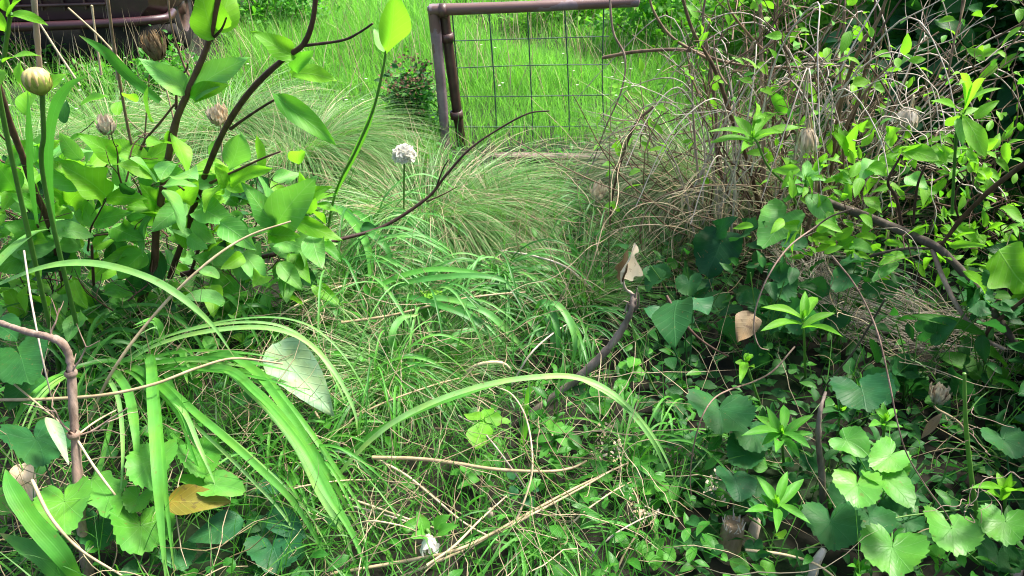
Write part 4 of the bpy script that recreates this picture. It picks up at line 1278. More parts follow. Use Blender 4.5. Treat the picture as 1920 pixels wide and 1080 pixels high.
t = Thing('broad_strap_leaf', 'broad folded green strap leaf in the bottom left corner', 'leaf', PZ(150, 1110, 0.05))
strap_at(t, [(165, 1120, 0.05), (120, 1045, 0.16), (60, 975, 0.22), (22, 915, 0.26), (10, 880, 0.27)], 34, 'strap', Zmode=True, fold=0.2)
strap_at(t, [(150, 1120, 0.05), (70, 1040, 0.16), (0, 1000, 0.18)], 28, 'strap_dark', Zmode=True, fold=0.2)

t = Thing('arching_strap_leaves', 'two long pale strap leaves bowing over the centre like a hoop', 'strap-leaf plant', PZ(600, 965, 0.02))
strap_at(t, [(598, 968, 0.01), (640, 885, 0.12), (720, 805, 0.22), (810, 755, 0.28), (910, 722, 0.31), (1000, 708, 0.32), (1080, 708, 0.31), (1150, 738, 0.28), (1212, 800, 0.21), (1250, 862, 0.13), (1275, 930, 0.04)], 11, 'strap_pale', Zmode=True)
strap_at(t, [(610, 900, 0.01), (690, 820, 0.14), (790, 768, 0.22), (880, 735, 0.26), (970, 712, 0.27)], 12, 'strap', Zmode=True)
strap_at(t, [(1080, 706, 0.30), (1160, 752, 0.26), (1220, 822, 0.2), (1252, 890, 0.1)], 9, 'strap_pale', Zmode=True)


def strap_clump(name, label, px, py, arcs, wpx, mat):
    c = PZ(px, py, 0.0)
    t = Thing(name, label, 'strap-leaf plant', c)
    for a in arcs: strap_at(t, a, wpx * R.uniform(0.8, 1.15), mat if R.random() < 0.75 else 'strap', Zmode=True)
    return t


strap_clump('strap_leaf_clump', 'tuft of drooping dark blue-green strap leaves in the middle, left of the broken stick', 1000, 640, [
    [(1000, 640, 0.0), (1010, 575, 0.16), (1028, 572, 0.18), (1045, 620, 0.14), (1046, 690, 0.05)],
    [(1005, 640, 0.0), (1030, 572, 0.18), (1060, 588, 0.18), (1078, 640, 0.13), (1070, 700, 0.04)],
    [(1005, 640, 0.0), (1040, 580, 0.17), (1066, 600, 0.16), (1088, 650, 0.1), (1088, 695, 0.03)],
    [(1000, 640, 0.0), (1020, 590, 0.14), (1036, 630, 0.12), (1034, 690, 0.03)],
    [(1000, 640, 0.0), (990, 600, 0.12), (1020, 640, 0.1), (1022, 680, 0.04)]], 15, 'strap_blue')
strap_clump('strap_leaf_clump', 'spray of long thin pale strap leaves fanning right across the middle ground', 690, 600, [
    [(690, 600, 0.0), (760, 560, 0.14), (820, 572, 0.17), (880, 595, 0.15), (930, 635, 0.1), (955, 675, 0.04)],
    [(690, 600, 0.0), (740, 540, 0.15), (830, 520, 0.2), (920, 520, 0.2), (985, 545, 0.15)],
    [(690, 600, 0.0), (700, 545, 0.14), (790, 508, 0.2), (880, 510, 0.2), (950, 530, 0.17)],
    [(640, 590, 0.0), (680, 566, 0.1), (740, 556, 0.13), (800, 566, 0.1)],
    [(760, 690, 0.0), (735, 640, 0.12), (750, 600, 0.16), (785, 590, 0.16)],
    [(790, 680, 0.0), (820, 640, 0.1), (860, 650, 0.1), (860, 690, 0.03)],
    [(850, 700, 0.0), (840, 650, 0.1), (870, 620, 0.13), (920, 630, 0.1), (1000, 690, 0.03)],
    [(690, 600, 0.0), (800, 560, 0.15), (900, 580, 0.17), (960, 630, 0.1), (1010, 690, 0.03)]], 12, 'strap_blue')
strap_clump('strap_leaf_clump', 'pale strap leaves hanging down beside the long brown shoot, right of the shrub', 640, 470, [
    [(610, 470, 0.0), (610, 392, 0.22), (650, 405, 0.24), (688, 460, 0.2), (696, 530, 0.12), (692, 625, 0.02)],
    [(610, 470, 0.0), (630, 392, 0.22), (670, 420, 0.23), (720, 460, 0.2), (745, 510, 0.12)],
    [(600, 480, 0.0), (590, 520, 0.15), (620, 560, 0.13), (640, 610, 0.08), (643, 650, 0.03)],
    [(620, 470, 0.0), (660, 400, 0.2), (700, 430, 0.2), (740, 480, 0.12)]], 14, 'strap_blue')
strap_clump('strap_leaf_clump', 'one upright blue-green blade above thin blades curving left, below the gate', 1085, 535, [
    [(1088, 535, 0.0), (1080, 490, 0.1), (1072, 455, 0.17), (1066, 436, 0.2)],
    [(1085, 535, 0.0), (1050, 510, 0.1), (1005, 502, 0.13), (975, 525, 0.1)],
    [(1085, 540, 0.0), (1040, 518, 0.09), (990, 515, 0.11), (960, 530, 0.08)],
    [(1085, 540, 0.0), (1050, 525, 0.08), (1010, 530, 0.09), (985, 548, 0.06)]], 13, 'strap_blue')
strap_clump('strap_leaf_clump', 'narrow vertical strap leaves near the base of the broken stick', 985, 790, [
    [(985, 790, 0.0), (990, 740, 0.1), (1000, 715, 0.14)],
    [(1060, 780, 0.0), (1045, 740, 0.12), (1050, 710, 0.16)],
    [(975, 850, 0.0), (985, 800, 0.09), (982, 760, 0.14)]], 11, 'strap_blue')


def thin_clump(px, py, label, n, d0, l0, l1, wr, mat):
    c = PZ(px, py, 0.0)
    t = Thing('strap_leaf_clump', label, 'strap-leaf plant', c)
    for nm, mt, k_ in (('blades', mat, n), ('blades', 'strap_dark', n // 2)):
        m = MB()
        for k in range(k_):
            q = R.normal(d0, 0.9); ln = R.uniform(l0, l1); d = np.array([math.cos(q), math.sin(q), 0])
            a = c + np.array([R.normal(0, 0.035), R.normal(0, 0.035), 0.0])
            h = R.uniform(0.35, 0.6)
            P = np.array([a, a + d * ln * 0.16 + np.array([0, 0, ln * h * 0.75]), a + d * ln * 0.45 + np.array([0, 0, ln * h]), a + d * ln * 0.75 + np.array([0, 0, ln * h * 0.7]), a + d * ln * 0.95 + np.array([0, 0, ln * h * 0.15])])
            P[:, 2] = np.maximum(P[:, 2], 0.012)
            ribbon(m, P, R.uniform(*wr), None, 18)
        t.part(nm, m, mt)


thin_clump(650, 560, 'dense fan of narrow green blades bowing right, beside the shrub foot', 30, -0.3, 0.25, 0.5, (0.004, 0.009), 'strap_blue')
thin_clump(800, 610, 'dense clump of narrow arching green blades left of the drooping tuft', 34, -0.5, 0.2, 0.42, (0.004, 0.008), 'strap_blue')
thin_clump(930, 560, 'green fountain of narrow blades below the spiky tussock', 30, -1.2, 0.2, 0.4, (0.004, 0.008), 'strap_blue')
thin_clump(1060, 640, 'narrow green blades spreading round the foot of the broken stick', 26, -1.6, 0.18, 0.36, (0.004, 0.008), 'strap_dark')
thin_clump(700, 470, 'narrow pale blades drooping over the long brown shoot', 22, -0.9, 0.25, 0.45, (0.005, 0.009), 'strap_blue')
thin_clump(720, 760, 'bright narrow blades below the silvery leaf', 26, -0.8, 0.15, 0.34, (0.003, 0.007), 'strap')
thin_clump(560, 900, 'narrow green blades between the arching leaves at lower left', 24, -0.9, 0.15, 0.34, (0.003, 0.007), 'strap')
thin_clump(1190, 900, 'upright narrow blades under the right end of the leaf hoop', 22, 1.2, 0.14, 0.3, (0.003, 0.006), 'strap')
thin_clump(1000, 1040, 'short narrow blades at the bottom edge among the straw stalks', 22, -1.5, 0.12, 0.26, (0.003, 0.006), 'strap')
thin_clump(1130, 440, 'dark green blades in the gap below the gate plank', 24, -2.2, 0.2, 0.4, (0.004, 0.008), 'strap_dark')


# ---- round and heart shaped leaves low at the left
def leafy(name, label, cat, foot, leaves, stalks=True):
    """leaves: (far rim px, tip px, width px, z, shape, mat)"""
    f = PZ(*foot)
    t = Thing(name, label, cat, f)
    for (b, e, w, z, shp, mt) in leaves:
        zb, ze = (z if isinstance(z, tuple) else (z, z - 0.012))
        B, E = PZ(*b, zb), PZ(*e, ze)
        leaf(t, B, E, w * 1.12, shp, mt, face_cam((B + E) / 2, 0.4, R.normal(0.05, 0.15)), 0.35, 0.12, 0.05, stalk=f if stalks else None)
    return t


leafy('round_leaf_plant', 'light green toothed kidney leaf, lowest of the round leaves at lower left', 'plant', (265, 985, 0.0), [((262, 950), (258, 1042), 100, 0.14, 'round', 'mallow')])
leafy('round_leaf_plant', 'low plant of pale round leaves half hidden behind the vertical strap leaf', 'plant', (300, 960, 0.0), [
    ((290, 828), (282, 918), 78, 0.22, 'round', 'mallow'), ((365, 825), (388, 895), 66, 0.2, 'round', 'mallow'), ((385, 905), (465, 925), 52, 0.19, 'heart', 'mallow'),
    ((345, 885), (400, 915), 50, 0.17, 'heart', 'mallow'), ((270, 915), (245, 962), 48, 0.17, 'round', 'mallow')])
leafy('round_leaf_plant', 'round leaf plant behind the bent stalk at the left edge', 'plant', (130, 990, 0.0), [
    ((112, 905), (128, 1000), 88, 0.2, 'round', 'mallow'), ((175, 895), (215, 975), 66, 0.17, 'lobed', 'mallow'), ((180, 950), (190, 1030), 70, 0.1, 'round', 'mallow_dark'),
    ((60, 790), (80, 875), 100, 0.25, 'round', 'mallow_dark'), ((30, 930), (-10, 965), 50, 0.14, 'ovate', 'mallow')])
leafy('dark_leaf_plant', 'plant with dark pointed leaf showing a white midrib under the yellow leaf', 'plant', (450, 1040, 0.0), [
    ((458, 975), (352, 1015), 60, 0.12, 'ovate', 'blue'), ((470, 975), (500, 1010), 42, 0.08, 'ovate', 'blue'), ((500, 965), (575, 1010), 50, 0.11, 'ovate', 'blue'), ((510, 1000), (520, 1075), 90, 0.10, 'round', 'blue'),
    ((490, 900), (530, 925), 46, 0.10, 'ovate', 'blue'), ((330, 1020), (340, 1070), 60, 0.08, 'round', 'mallow_dark')])
leafy('dark_leaf_plant', 'big dark green leaf at the left edge above the bent stalk', 'plant', (30, 800, 0.0), [
    ((20, 640), (60, 720), 90, 0.34, 'round', 'dark'), ((-10, 600), (28, 640), 60, 0.36, 'ovate', 'dark'), ((60, 700), (20, 770), 60, 0.28, 'ovate', 'dark')])
t = Thing('fallen_leaf', 'mustard yellow fallen leaf lying among the round green leaves', 'leaf', PZ(312, 940, 0.17))
leaf(t, PZ(311, 936, 0.18), PZ(432, 943, 0.165), 62, 'ovate', 'ochre', face_cam(PZ(312, 940, 0.17), 0.5), 0.25, 0.15, 0.06, name='blade')
t = Thing('fallen_leaf', 'dried white-backed curled leaf against the bent stalk', 'leaf', PZ(84, 785, 0.3))
leaf(t, PZ(86, 782, 0.32), PZ(130, 872, 0.26), 26, 'ovate', 'pale', (0.8, -0.5, 0.3), 0.4, 0.5, 0.05, name='blade')
t = Thing('fallen_leaf', 'tan papery dead leaf behind the bent stalk at the left edge', 'leaf', PZ(40, 870, 0.1))
leaf(t, PZ(38, 868, 0.12), PZ(62, 945, 0.1), 44, 'ovate', 'papery', face_cam(PZ(40, 870, 0.1), 0.5), 0.3, 0.3, 0.1, name='blade')

# ---- small plants in the lower middle
leafy('yellow_leaf_seedling', 'seedling with pale yellow-green leaves under the hoop of strap leaves', 'plant', (905, 840, 0.0), [
    ((905, 785), (894, 842), 44, 0.13, 'obov', 'lime'), ((905, 788), (870, 776), 26, 0.135, 'ovate', 'lime'), ((908, 785), (958, 790), 22, 0.135, 'lobed', 'lime'), ((905, 783), (925, 765), 20, 0.13, 'ovate', 'lime'),
    ((900, 860), (870, 900), 32, 0.06, 'lobed', 'mid'), ((905, 860), (930, 890), 30, 0.06, 'lobed', 'mid'), ((915, 820), (940, 850), 28, 0.07, 'ovate', 'mid')])
leafy('lance_leaf_weed', 'weed with spreading lance leaves right of the yellow seedling', 'plant', (1040, 860, 0.0), [
    ((1042, 825), (1088, 843), 18, 0.12, 'lance', 'mid'), ((1045, 815), (1078, 800), 16, 0.13, 'lance', 'mid'), ((1042, 815), (1052, 790), 18, 0.13, 'lance', 'mid'), ((1038, 820), (1000, 828), 16, 0.12, 'lance', 'mid'),
    ((1035, 860), (1055, 895), 16, 0.08, 'lance', 'mid'), ((1038, 815), (1028, 785), 14, 0.13, 'lance', 'mid'), ((1035, 830), (1010, 860), 16, 0.1, 'lance', 'mid')])
leafy('grey_leaf_weed', 'blue-grey leaved weed between the straw stalks at bottom centre', 'plant', (985, 960, 0.0), [
    ((985, 920), (1008, 912), 22, 0.1, 'obov', 'blue'), ((985, 930), (1000, 957), 24, 0.09, 'ovate', 'blue'), ((970, 915), (955, 930), 20, 0.1, 'ovate', 'blue'), ((965, 900), (955, 880), 18, 0.1, 'lance', 'blue'), ((925, 910), (905, 915), 18, 0.08, 'ovate', 'mid')])
leafy('lobed_leaf_weed', 'dark leaved weed with lobed leaves left of the deep shade, below the stick', 'plant', (1120, 790, 0.0), [
    ((1118, 758), (1100, 775), 26, 0.12, 'lobed', 'weed'), ((1125, 755), (1140, 782), 26, 0.12, 'ovate', 'weed'), ((1110, 748), (1085, 742), 22, 0.12, 'ovate', 'weed'), ((1130, 745), (1160, 748), 24, 0.12, 'lance', 'weed'),
    ((1120, 745), (1112, 722), 22, 0.13, 'ovate', 'weed'), ((1150, 730), (1180, 715), 22, 0.12, 'lance', 'weed')])
leafy('clover_patch', 'bright rounded leaves of a low creeper at the bottom centre-right', 'plant', (1235, 1040, 0.0), [
    ((1230, 1035), (1228, 1072), 34, 0.06, 'heart', 'mid'), ((1245, 1030), (1265, 1055), 30, 0.06, 'heart', 'mid'), ((1215, 1020), (1205, 1045), 30, 0.06, 'obov', 'mid'), ((1225, 1010), (1240, 1030), 30, 0.06, 'obov', 'mid'),
    ((1225, 965), (1215, 985), 24, 0.05, 'obov', 'mid'), ((1060, 985), (1050, 1012), 24, 0.06, 'obov', 'mid'), ((1215, 970), (1235, 980), 26, 0.05, 'obov', 'mid')])


def flower_weed(px, py, label, z=0.16):
    c = PZ(px, py, z)
    f = on_ground(c[0], c[1] + 0.01)
    t = Thing('seeding_weed', label, 'weed', f)
    m = MB()
    tube(m, [f, (f + c) / 2 + np.array([0.004, 0, 0]), c], [0.0022, 0.0015], 12, 5)
    heads = []
    for k in range(16):
        a = f + (c - f) * R.uniform(0.45, 1.0)
        d = unit(np.array([R.normal(), R.normal(), 0.9]))
        e = a + d * R.uniform(0.02, 0.04)
        tube(m, [a, (a + e) / 2 + np.array([0, 0, 0.003]), e], [0.001, 0.0007], 6, 4)
        heads.append(e)
    t.part('stem', m, 'stem')
    m = MB()
    h = np.array(heads)
    cloud(m, h, 0.006, 70, 'small', (0.005, 0.010), 0.6)
    t.part('seed_pods', m, 'papery')


leafy('broadleaf_weed', 'small green weed with pointed leaves left of the drooping strap tuft', 'plant', (810, 590, 0.0), [((805, 560), (790, 545), 18, 0.16, 'lobed', 'lime'), ((812, 558), (826, 545), 18, 0.16, 'lobed', 'lime'), ((800, 570), (785, 585), 18, 0.13, 'lobed', 'mid'), ((812, 575), (800, 602), 24, 0.10, 'lobed', 'mid'), ((818, 568), (836, 572), 18, 0.13, 'lobed', 'mid')])
leafy('broadleaf_weed', 'small green weed with oval leaves under the level tan stalk', 'plant', (870, 920, 0.0), [((866, 890), (850, 880), 22, 0.09, 'lobed', 'mid'), ((872, 888), (880, 868), 22, 0.1, 'ovate', 'mid'), ((878, 895), (900, 900), 20, 0.08, 'ovate', 'mid'), ((868, 900), (858, 918), 22, 0.07, 'ovate', 'weed')])
leafy('broadleaf_weed', 'leafy weed with pointed leaves beside the foot of the broken stick', 'plant', (1180, 720, 0.0), [((1178, 690), (1160, 680), 22, 0.12, 'ovate', 'mid'), ((1184, 688), (1200, 672), 22, 0.13, 'ovate', 'mid'), ((1188, 695), (1212, 698), 22, 0.11, 'ovate', 'mid'), ((1180, 700), (1172, 722), 22, 0.09, 'ovate', 'weed'), ((1182, 690), (1184, 668), 18, 0.14, 'lance', 'mid')])
leafy('broadleaf_weed', 'leafy weed in the half shade below the right end of the leaf hoop', 'plant', (1230, 960, 0.0), [((1226, 925), (1205, 915), 24, 0.12, 'ovate', 'mid'), ((1234, 922), (1250, 905), 24, 0.13, 'ovate', 'mid'), ((1238, 930), (1262, 935), 24, 0.11, 'ovate', 'mid'), ((1230, 935), (1222, 960), 24, 0.09, 'ovate', 'weed')])
flower_weed(1142, 822, 'small branching weed with tiny pinkish seed pods inside the hoop of strap leaves')
flower_weed(1205, 950, 'fine branching weed with whitish seed pods beside the double straw stalk', 0.1)
flower_weed(1340, 920, 'thin weed with dry seed pods in the shade left of the star-shaped rosette', 0.12)


# ================================================================== DRY STALKS (each lying or leaning on its own)
def dry_stalk(label, pts, wpx, mat='straw', Zmode=True, name='dry_stalk', cat='stalk'):
    P = np.array([(PZ if Zmode else PY)(*p) for p in pts])
    r = wpx * 0.42 * mpp(P[len(P) // 2])
    m = MB()
    tube(m, P, [r, r * 0.95, r * 0.8, r * 0.55], None, 7, knob=0.05)
    o = m.build(name, mat, None, P[0])
    o.location = tuple(P[0])
    tag(o, label, cat)


dry_stalk('smooth tan stalk lying level across the centre under the hoop of leaves', [(698, 858, 0.13), (780, 860, 0.14), (850, 868, 0.14), (930, 880, 0.13), (1020, 884, 0.13), (1070, 878, 0.12), (1100, 864, 0.12)], 9)
dry_stalk('longer of two straw stalks sweeping from the bottom edge to the seeding weed', [(620, 1076, 0.05), (760, 1052, 0.07), (860, 1030, 0.09), (950, 985, 0.1), (1050, 930, 0.11), (1120, 895, 0.12), (1178, 868, 0.13)], 8)
dry_stalk('second straw stalk running alongside the longest one at bottom centre', [(745, 1085, 0.05), (850, 1040, 0.07), (930, 1000, 0.09), (1010, 958, 0.11), (1090, 915, 0.12), (1150, 880, 0.13)], 7)
dry_stalk('straw stalk falling right from the end of the level tan stalk', [(705, 860, 0.12), (760, 890, 0.12), (810, 930, 0.1), (870, 980, 0.09), (935, 1015, 0.08)], 6)
dry_stalk('pale straw crossing the small white bud', [(800, 1060, 0.1), (850, 1025, 0.11), (900, 975, 0.11), (950, 930, 0.11)], 6)
dry_stalk('upright thin straw loop left of the grey leaved weed', [(925, 1030, 0.05), (965, 980, 0.1), (995, 900, 0.16), (997, 840, 0.2), (985, 780, 0.23), (960, 740, 0.25), (930, 725, 0.26)], 5)
dry_stalk('straw bundle stalk pointing to the lower right corner of the pale grass', [(640, 930, 0.07), (700, 950, 0.07), (770, 975, 0.06), (830, 995, 0.05)], 6)
dry_stalk('grey straw below the bundle pointing right', [(640, 945, 0.05), (720, 965, 0.06), (800, 990, 0.06)], 6, 'straw_grey')
dry_stalk('tan straw leaning across the left shrub base toward the upper right', [(165, 790, 0.10), (215, 690, 0.25), (290, 590, 0.36), (380, 500, 0.46), (460, 445, 0.50), (545, 415, 0.52)], 7.5)
dry_stalk('whitish thin stalk dropping straight behind the bent stalk', [(45, 470, 0.55), (58, 560, 0.48), (75, 650, 0.40), (88, 710, 0.33), (100, 760, 0.25)], 4.5, 'straw_grey')
dry_stalk('long pale straw curving right over the strap leaf clump', [(-10, 750, 0.28), (100, 748, 0.28), (200, 740, 0.3), (290, 720, 0.31), (370, 690, 0.32), (440, 672, 0.32), (530, 682, 0.3)], 8)
dry_stalk('thin straw crossing the bent stalk from the left edge', [(-10, 690, 0.32), (50, 740, 0.30), (110, 790, 0.28), (140, 815, 0.27)], 5)
dry_stalk('brown straw running down from the joint of the bent stalk', [(142, 820, 0.27), (180, 880, 0.22), (230, 945, 0.15), (290, 1010, 0.06)], 6)
dry_stalk('pale straw crossing the bottom left corner below the round leaves', [(60, 900, 0.25), (95, 970, 0.22), (150, 1030, 0.16), (230, 1080, 0.1)], 8)
dry_stalk('straw sweeping up from the bent stalk joint to the upper right', [(140, 820, 0.27), (180, 790, 0.26), (225, 765, 0.25)], 5)
dry_stalk('long straw arching low from the centre left to the middle strap tuft', [(640, 605, 0.12), (740, 590, 0.13), (840, 565, 0.16), (930, 552, 0.17), (985, 548, 0.16)], 6)
dry_stalk('straw crossing the dark gap below the middle strap leaves', [(870, 710, 0.05), (885, 690, 0.09), (915, 680, 0.11), (945, 682, 0.1), (962, 700, 0.06)], 9)
dry_stalk('short broken tan stub lying under the pale fallen leaf', [(560, 720, 0.12), (610, 800, 0.06), (680, 860, 0.03)], 6)
dry_stalk('thin straw leaning right above the middle strap tuft', [(940, 470, 0.1), (1000, 480, 0.14), (1060, 500, 0.12), (1110, 540, 0.05)], 5, 'straw_grey')
dry_stalk('reddish thin stem curving into the deep shade', [(1250, 555, 0.42), (1268, 585, 0.40), (1300, 625, 0.36), (1335, 652, 0.33), (1366, 668, 0.31)], 7, 'bark')
dry_stalk('whitish bare vine arching down in the deep shade', [(1490, 650, 0.34), (1450, 695, 0.31), (1412, 716, 0.3), (1370, 730, 0.32), (1338, 748, 0.32), (1315, 785, 0.30), (1300, 840, 0.24), (1294, 895, 0.16), (1298, 950, 0.06)], 4.2, 'bark_pale')
dry_stalk('pale creeping vine hanging from the bush to the heart leaves at lower right', [(1560, 480, 0.66), (1600, 530, 0.61), (1630, 585, 0.56), (1650, 640, 0.52), (1668, 720, 0.46), (1682, 790, 0.40), (1700, 850, 0.34), (1735, 910, 0.28), (1772, 960, 0.22), (1785, 985, 0.18)], 4.2, 'bark_pale')
dry_stalk('curved pale vine hanging beside the light heart leaf', [(1600, 392, 0.70), (1560, 405, 0.66), (1530, 425, 0.62), (1480, 462, 0.60), (1442, 515, 0.56), (1418, 575, 0.5), (1414, 620, 0.45), (1424, 650, 0.42), (1440, 656, 0.4)], 4.2, 'bark_pale')
dry_stalk('thin green stem standing in the shade left of the red stem', [(1232, 740, 0.05), (1205, 680, 0.2), (1190, 630, 0.28), (1183, 600, 0.32)], 5, 'stem')
dry_stalk('very thin stem standing upright right of the gate plank', [(1140, 540, 0.0), (1142, 430, 0.25), (1143, 300, 0.5), (1146, 160, 0.7)], 2.4, 'twig')
dry_stalk('straw running along the bottom edge toward the brown stump', [(1398, 1031, 0.1), (1470, 1040, 0.1), (1530, 1058, 0.09), (1575, 1090, 0.06)], 7)
dry_stalk('thin loop of straw at the right of the double straw stalk', [(1150, 1085, 0.02), (1170, 1040, 0.06), (1198, 990, 0.1), (1196, 940, 0.13), (1185, 915, 0.14)], 5)
dry_stalk('brown twig rising from the shade into the bush', [(1660, 560, 0.5), (1600, 660, 0.3), (1545, 730, 0.12), (1535, 800, 0.0)], 4, 'bark_grey', name='branch', cat='branch')

for lab, x0, y0, x1, y1, mt in (
    ('thin straw bowed over the fan of narrow blades beside the shrub foot', 470, 640, 700, 520, 'straw'), ('long thin straw leaning from the silvery leaf to the leaf hoop', 600, 830, 900, 700, 'straw'),
    ('fine grey straw crossing the tan stalk at its middle', 860, 780, 1000, 940, 'straw_grey'), ('fine straw lying left of the white bud', 640, 1000, 790, 1000, 'straw'),
    ('fine straw under the lower left strap leaves', 470, 960, 700, 900, 'straw'), ('fine straw bowed across the dark gap left of the broken stick', 960, 720, 1080, 600, 'straw_grey'),
    ('fine straw arching toward the seeding weed from below', 1030, 1040, 1190, 900, 'straw'), ('fine straw rising from the bottom edge right of the straw stalks', 1090, 1070, 1240, 960, 'straw_grey')):
    dry_stalk(lab, [(x0, y0, 0.04), (x0 * 0.7 + x1 * 0.3, y0 * 0.7 + y1 * 0.3 - 22, 0.12), (x0 * 0.3 + x1 * 0.7, y0 * 0.3 + y1 * 0.7 - 16, 0.13), (x1, y1, 0.05)], 4.5, mt)

# cracked woody trunk at lower right
t = Thing('dead_branch', 'cracked grey woody stem standing in the deep shade at lower right', 'branch', PZ(1545, 965, 0.0))
m = MB()
tube(m, [PZ(1546, 975, -0.02), PZ(1543, 930, 0.06), PZ(1540, 880, 0.13), PZ(1534, 820, 0.22), PZ(1538, 770, 0.28), PZ(1548, 735, 0.3)], [0.008, 0.0075, 0.007, 0.005, 0.003], 40, 9, knob=0.08)
t.part('stem', m, 'bark_grey')
t = Thing('dead_stub', 'pale grey broken stub leaning at the bottom edge between heart leaves', 'branch', PZ(1518, 1085, 0.0))
m = MB()
tube(m, [PZ(1516, 1090, 0.02), PZ(1530, 1055, 0.07), PZ(1545, 1030, 0.1)], [0.012, 0.010, 0.006], 12, 8, knob=0.08)
t.part('stem', m, 'straw_grey')

# stump and chips at the bottom
t = Thing('stump', 'small round brown tree stump with frayed top at the bottom edge', 'stump', PZ(1362, 1048, 0.0))
c = PZ(1362, 1048, 0.0); u = mpp(c)
m = MB()
lathe(m, c, (0.05, 0.1, 1), [(-0.02, 24 * u), (0.0, 23 * u), (0.04, 21 * u), (0.085, 20 * u), (0.098, 19 * u), (0.099, 12 * u), (0.09, 0.1 * u)], 18, 0.4, 0.06, 5)
t.part('wood', m, 'stump')
m = MB()
for k in range(30):
    a = R.uniform(0, 2 * PI); p = c + np.array([math.cos(a) * 17 * u, math.sin(a) * 17 * u, 0.095])
    tube(m, [p, p + np.array([R.normal(0, 0.004), R.normal(0, 0.004), 0.018 * R.random() + 0.004])], [0.0016, 0.0006], 4, 4)
t.part('frayed_bark', m, 'straw_grey')


def chip(px, py, w, h, label, z=0.05):
    c = PZ(px, py, z); u = mpp(c)
    m = MB()
    lathe(m, c, unit(np.array([R.normal(0, 0.15), 0.3, 1.0])), [(-h * u * 0.5, 0.3 * w * u), (-h * u * 0.3, 0.5 * w * u), (h * u * 0.2, 0.45 * w * u), (h * u * 0.45, 0.3 * w * u), (h * u * 0.5, 0.02 * w * u)], 9, 0.6, 0.25, 3)
    o = m.build('wood_chip', 'chip', None, c)
    o.location = tuple(c)
    tag(o, label, 'wood chip')


chip(1413, 993, 20, 52, 'upright splinter of pale wood behind the round stump')
chip(1904, 1066, 22, 26, 'pale wood chip in the bottom right corner', 0.03)
chip(918, 962, 16, 20, 'tiny brown bark crumb on the grass beside the grey leaved weed', 0.05)

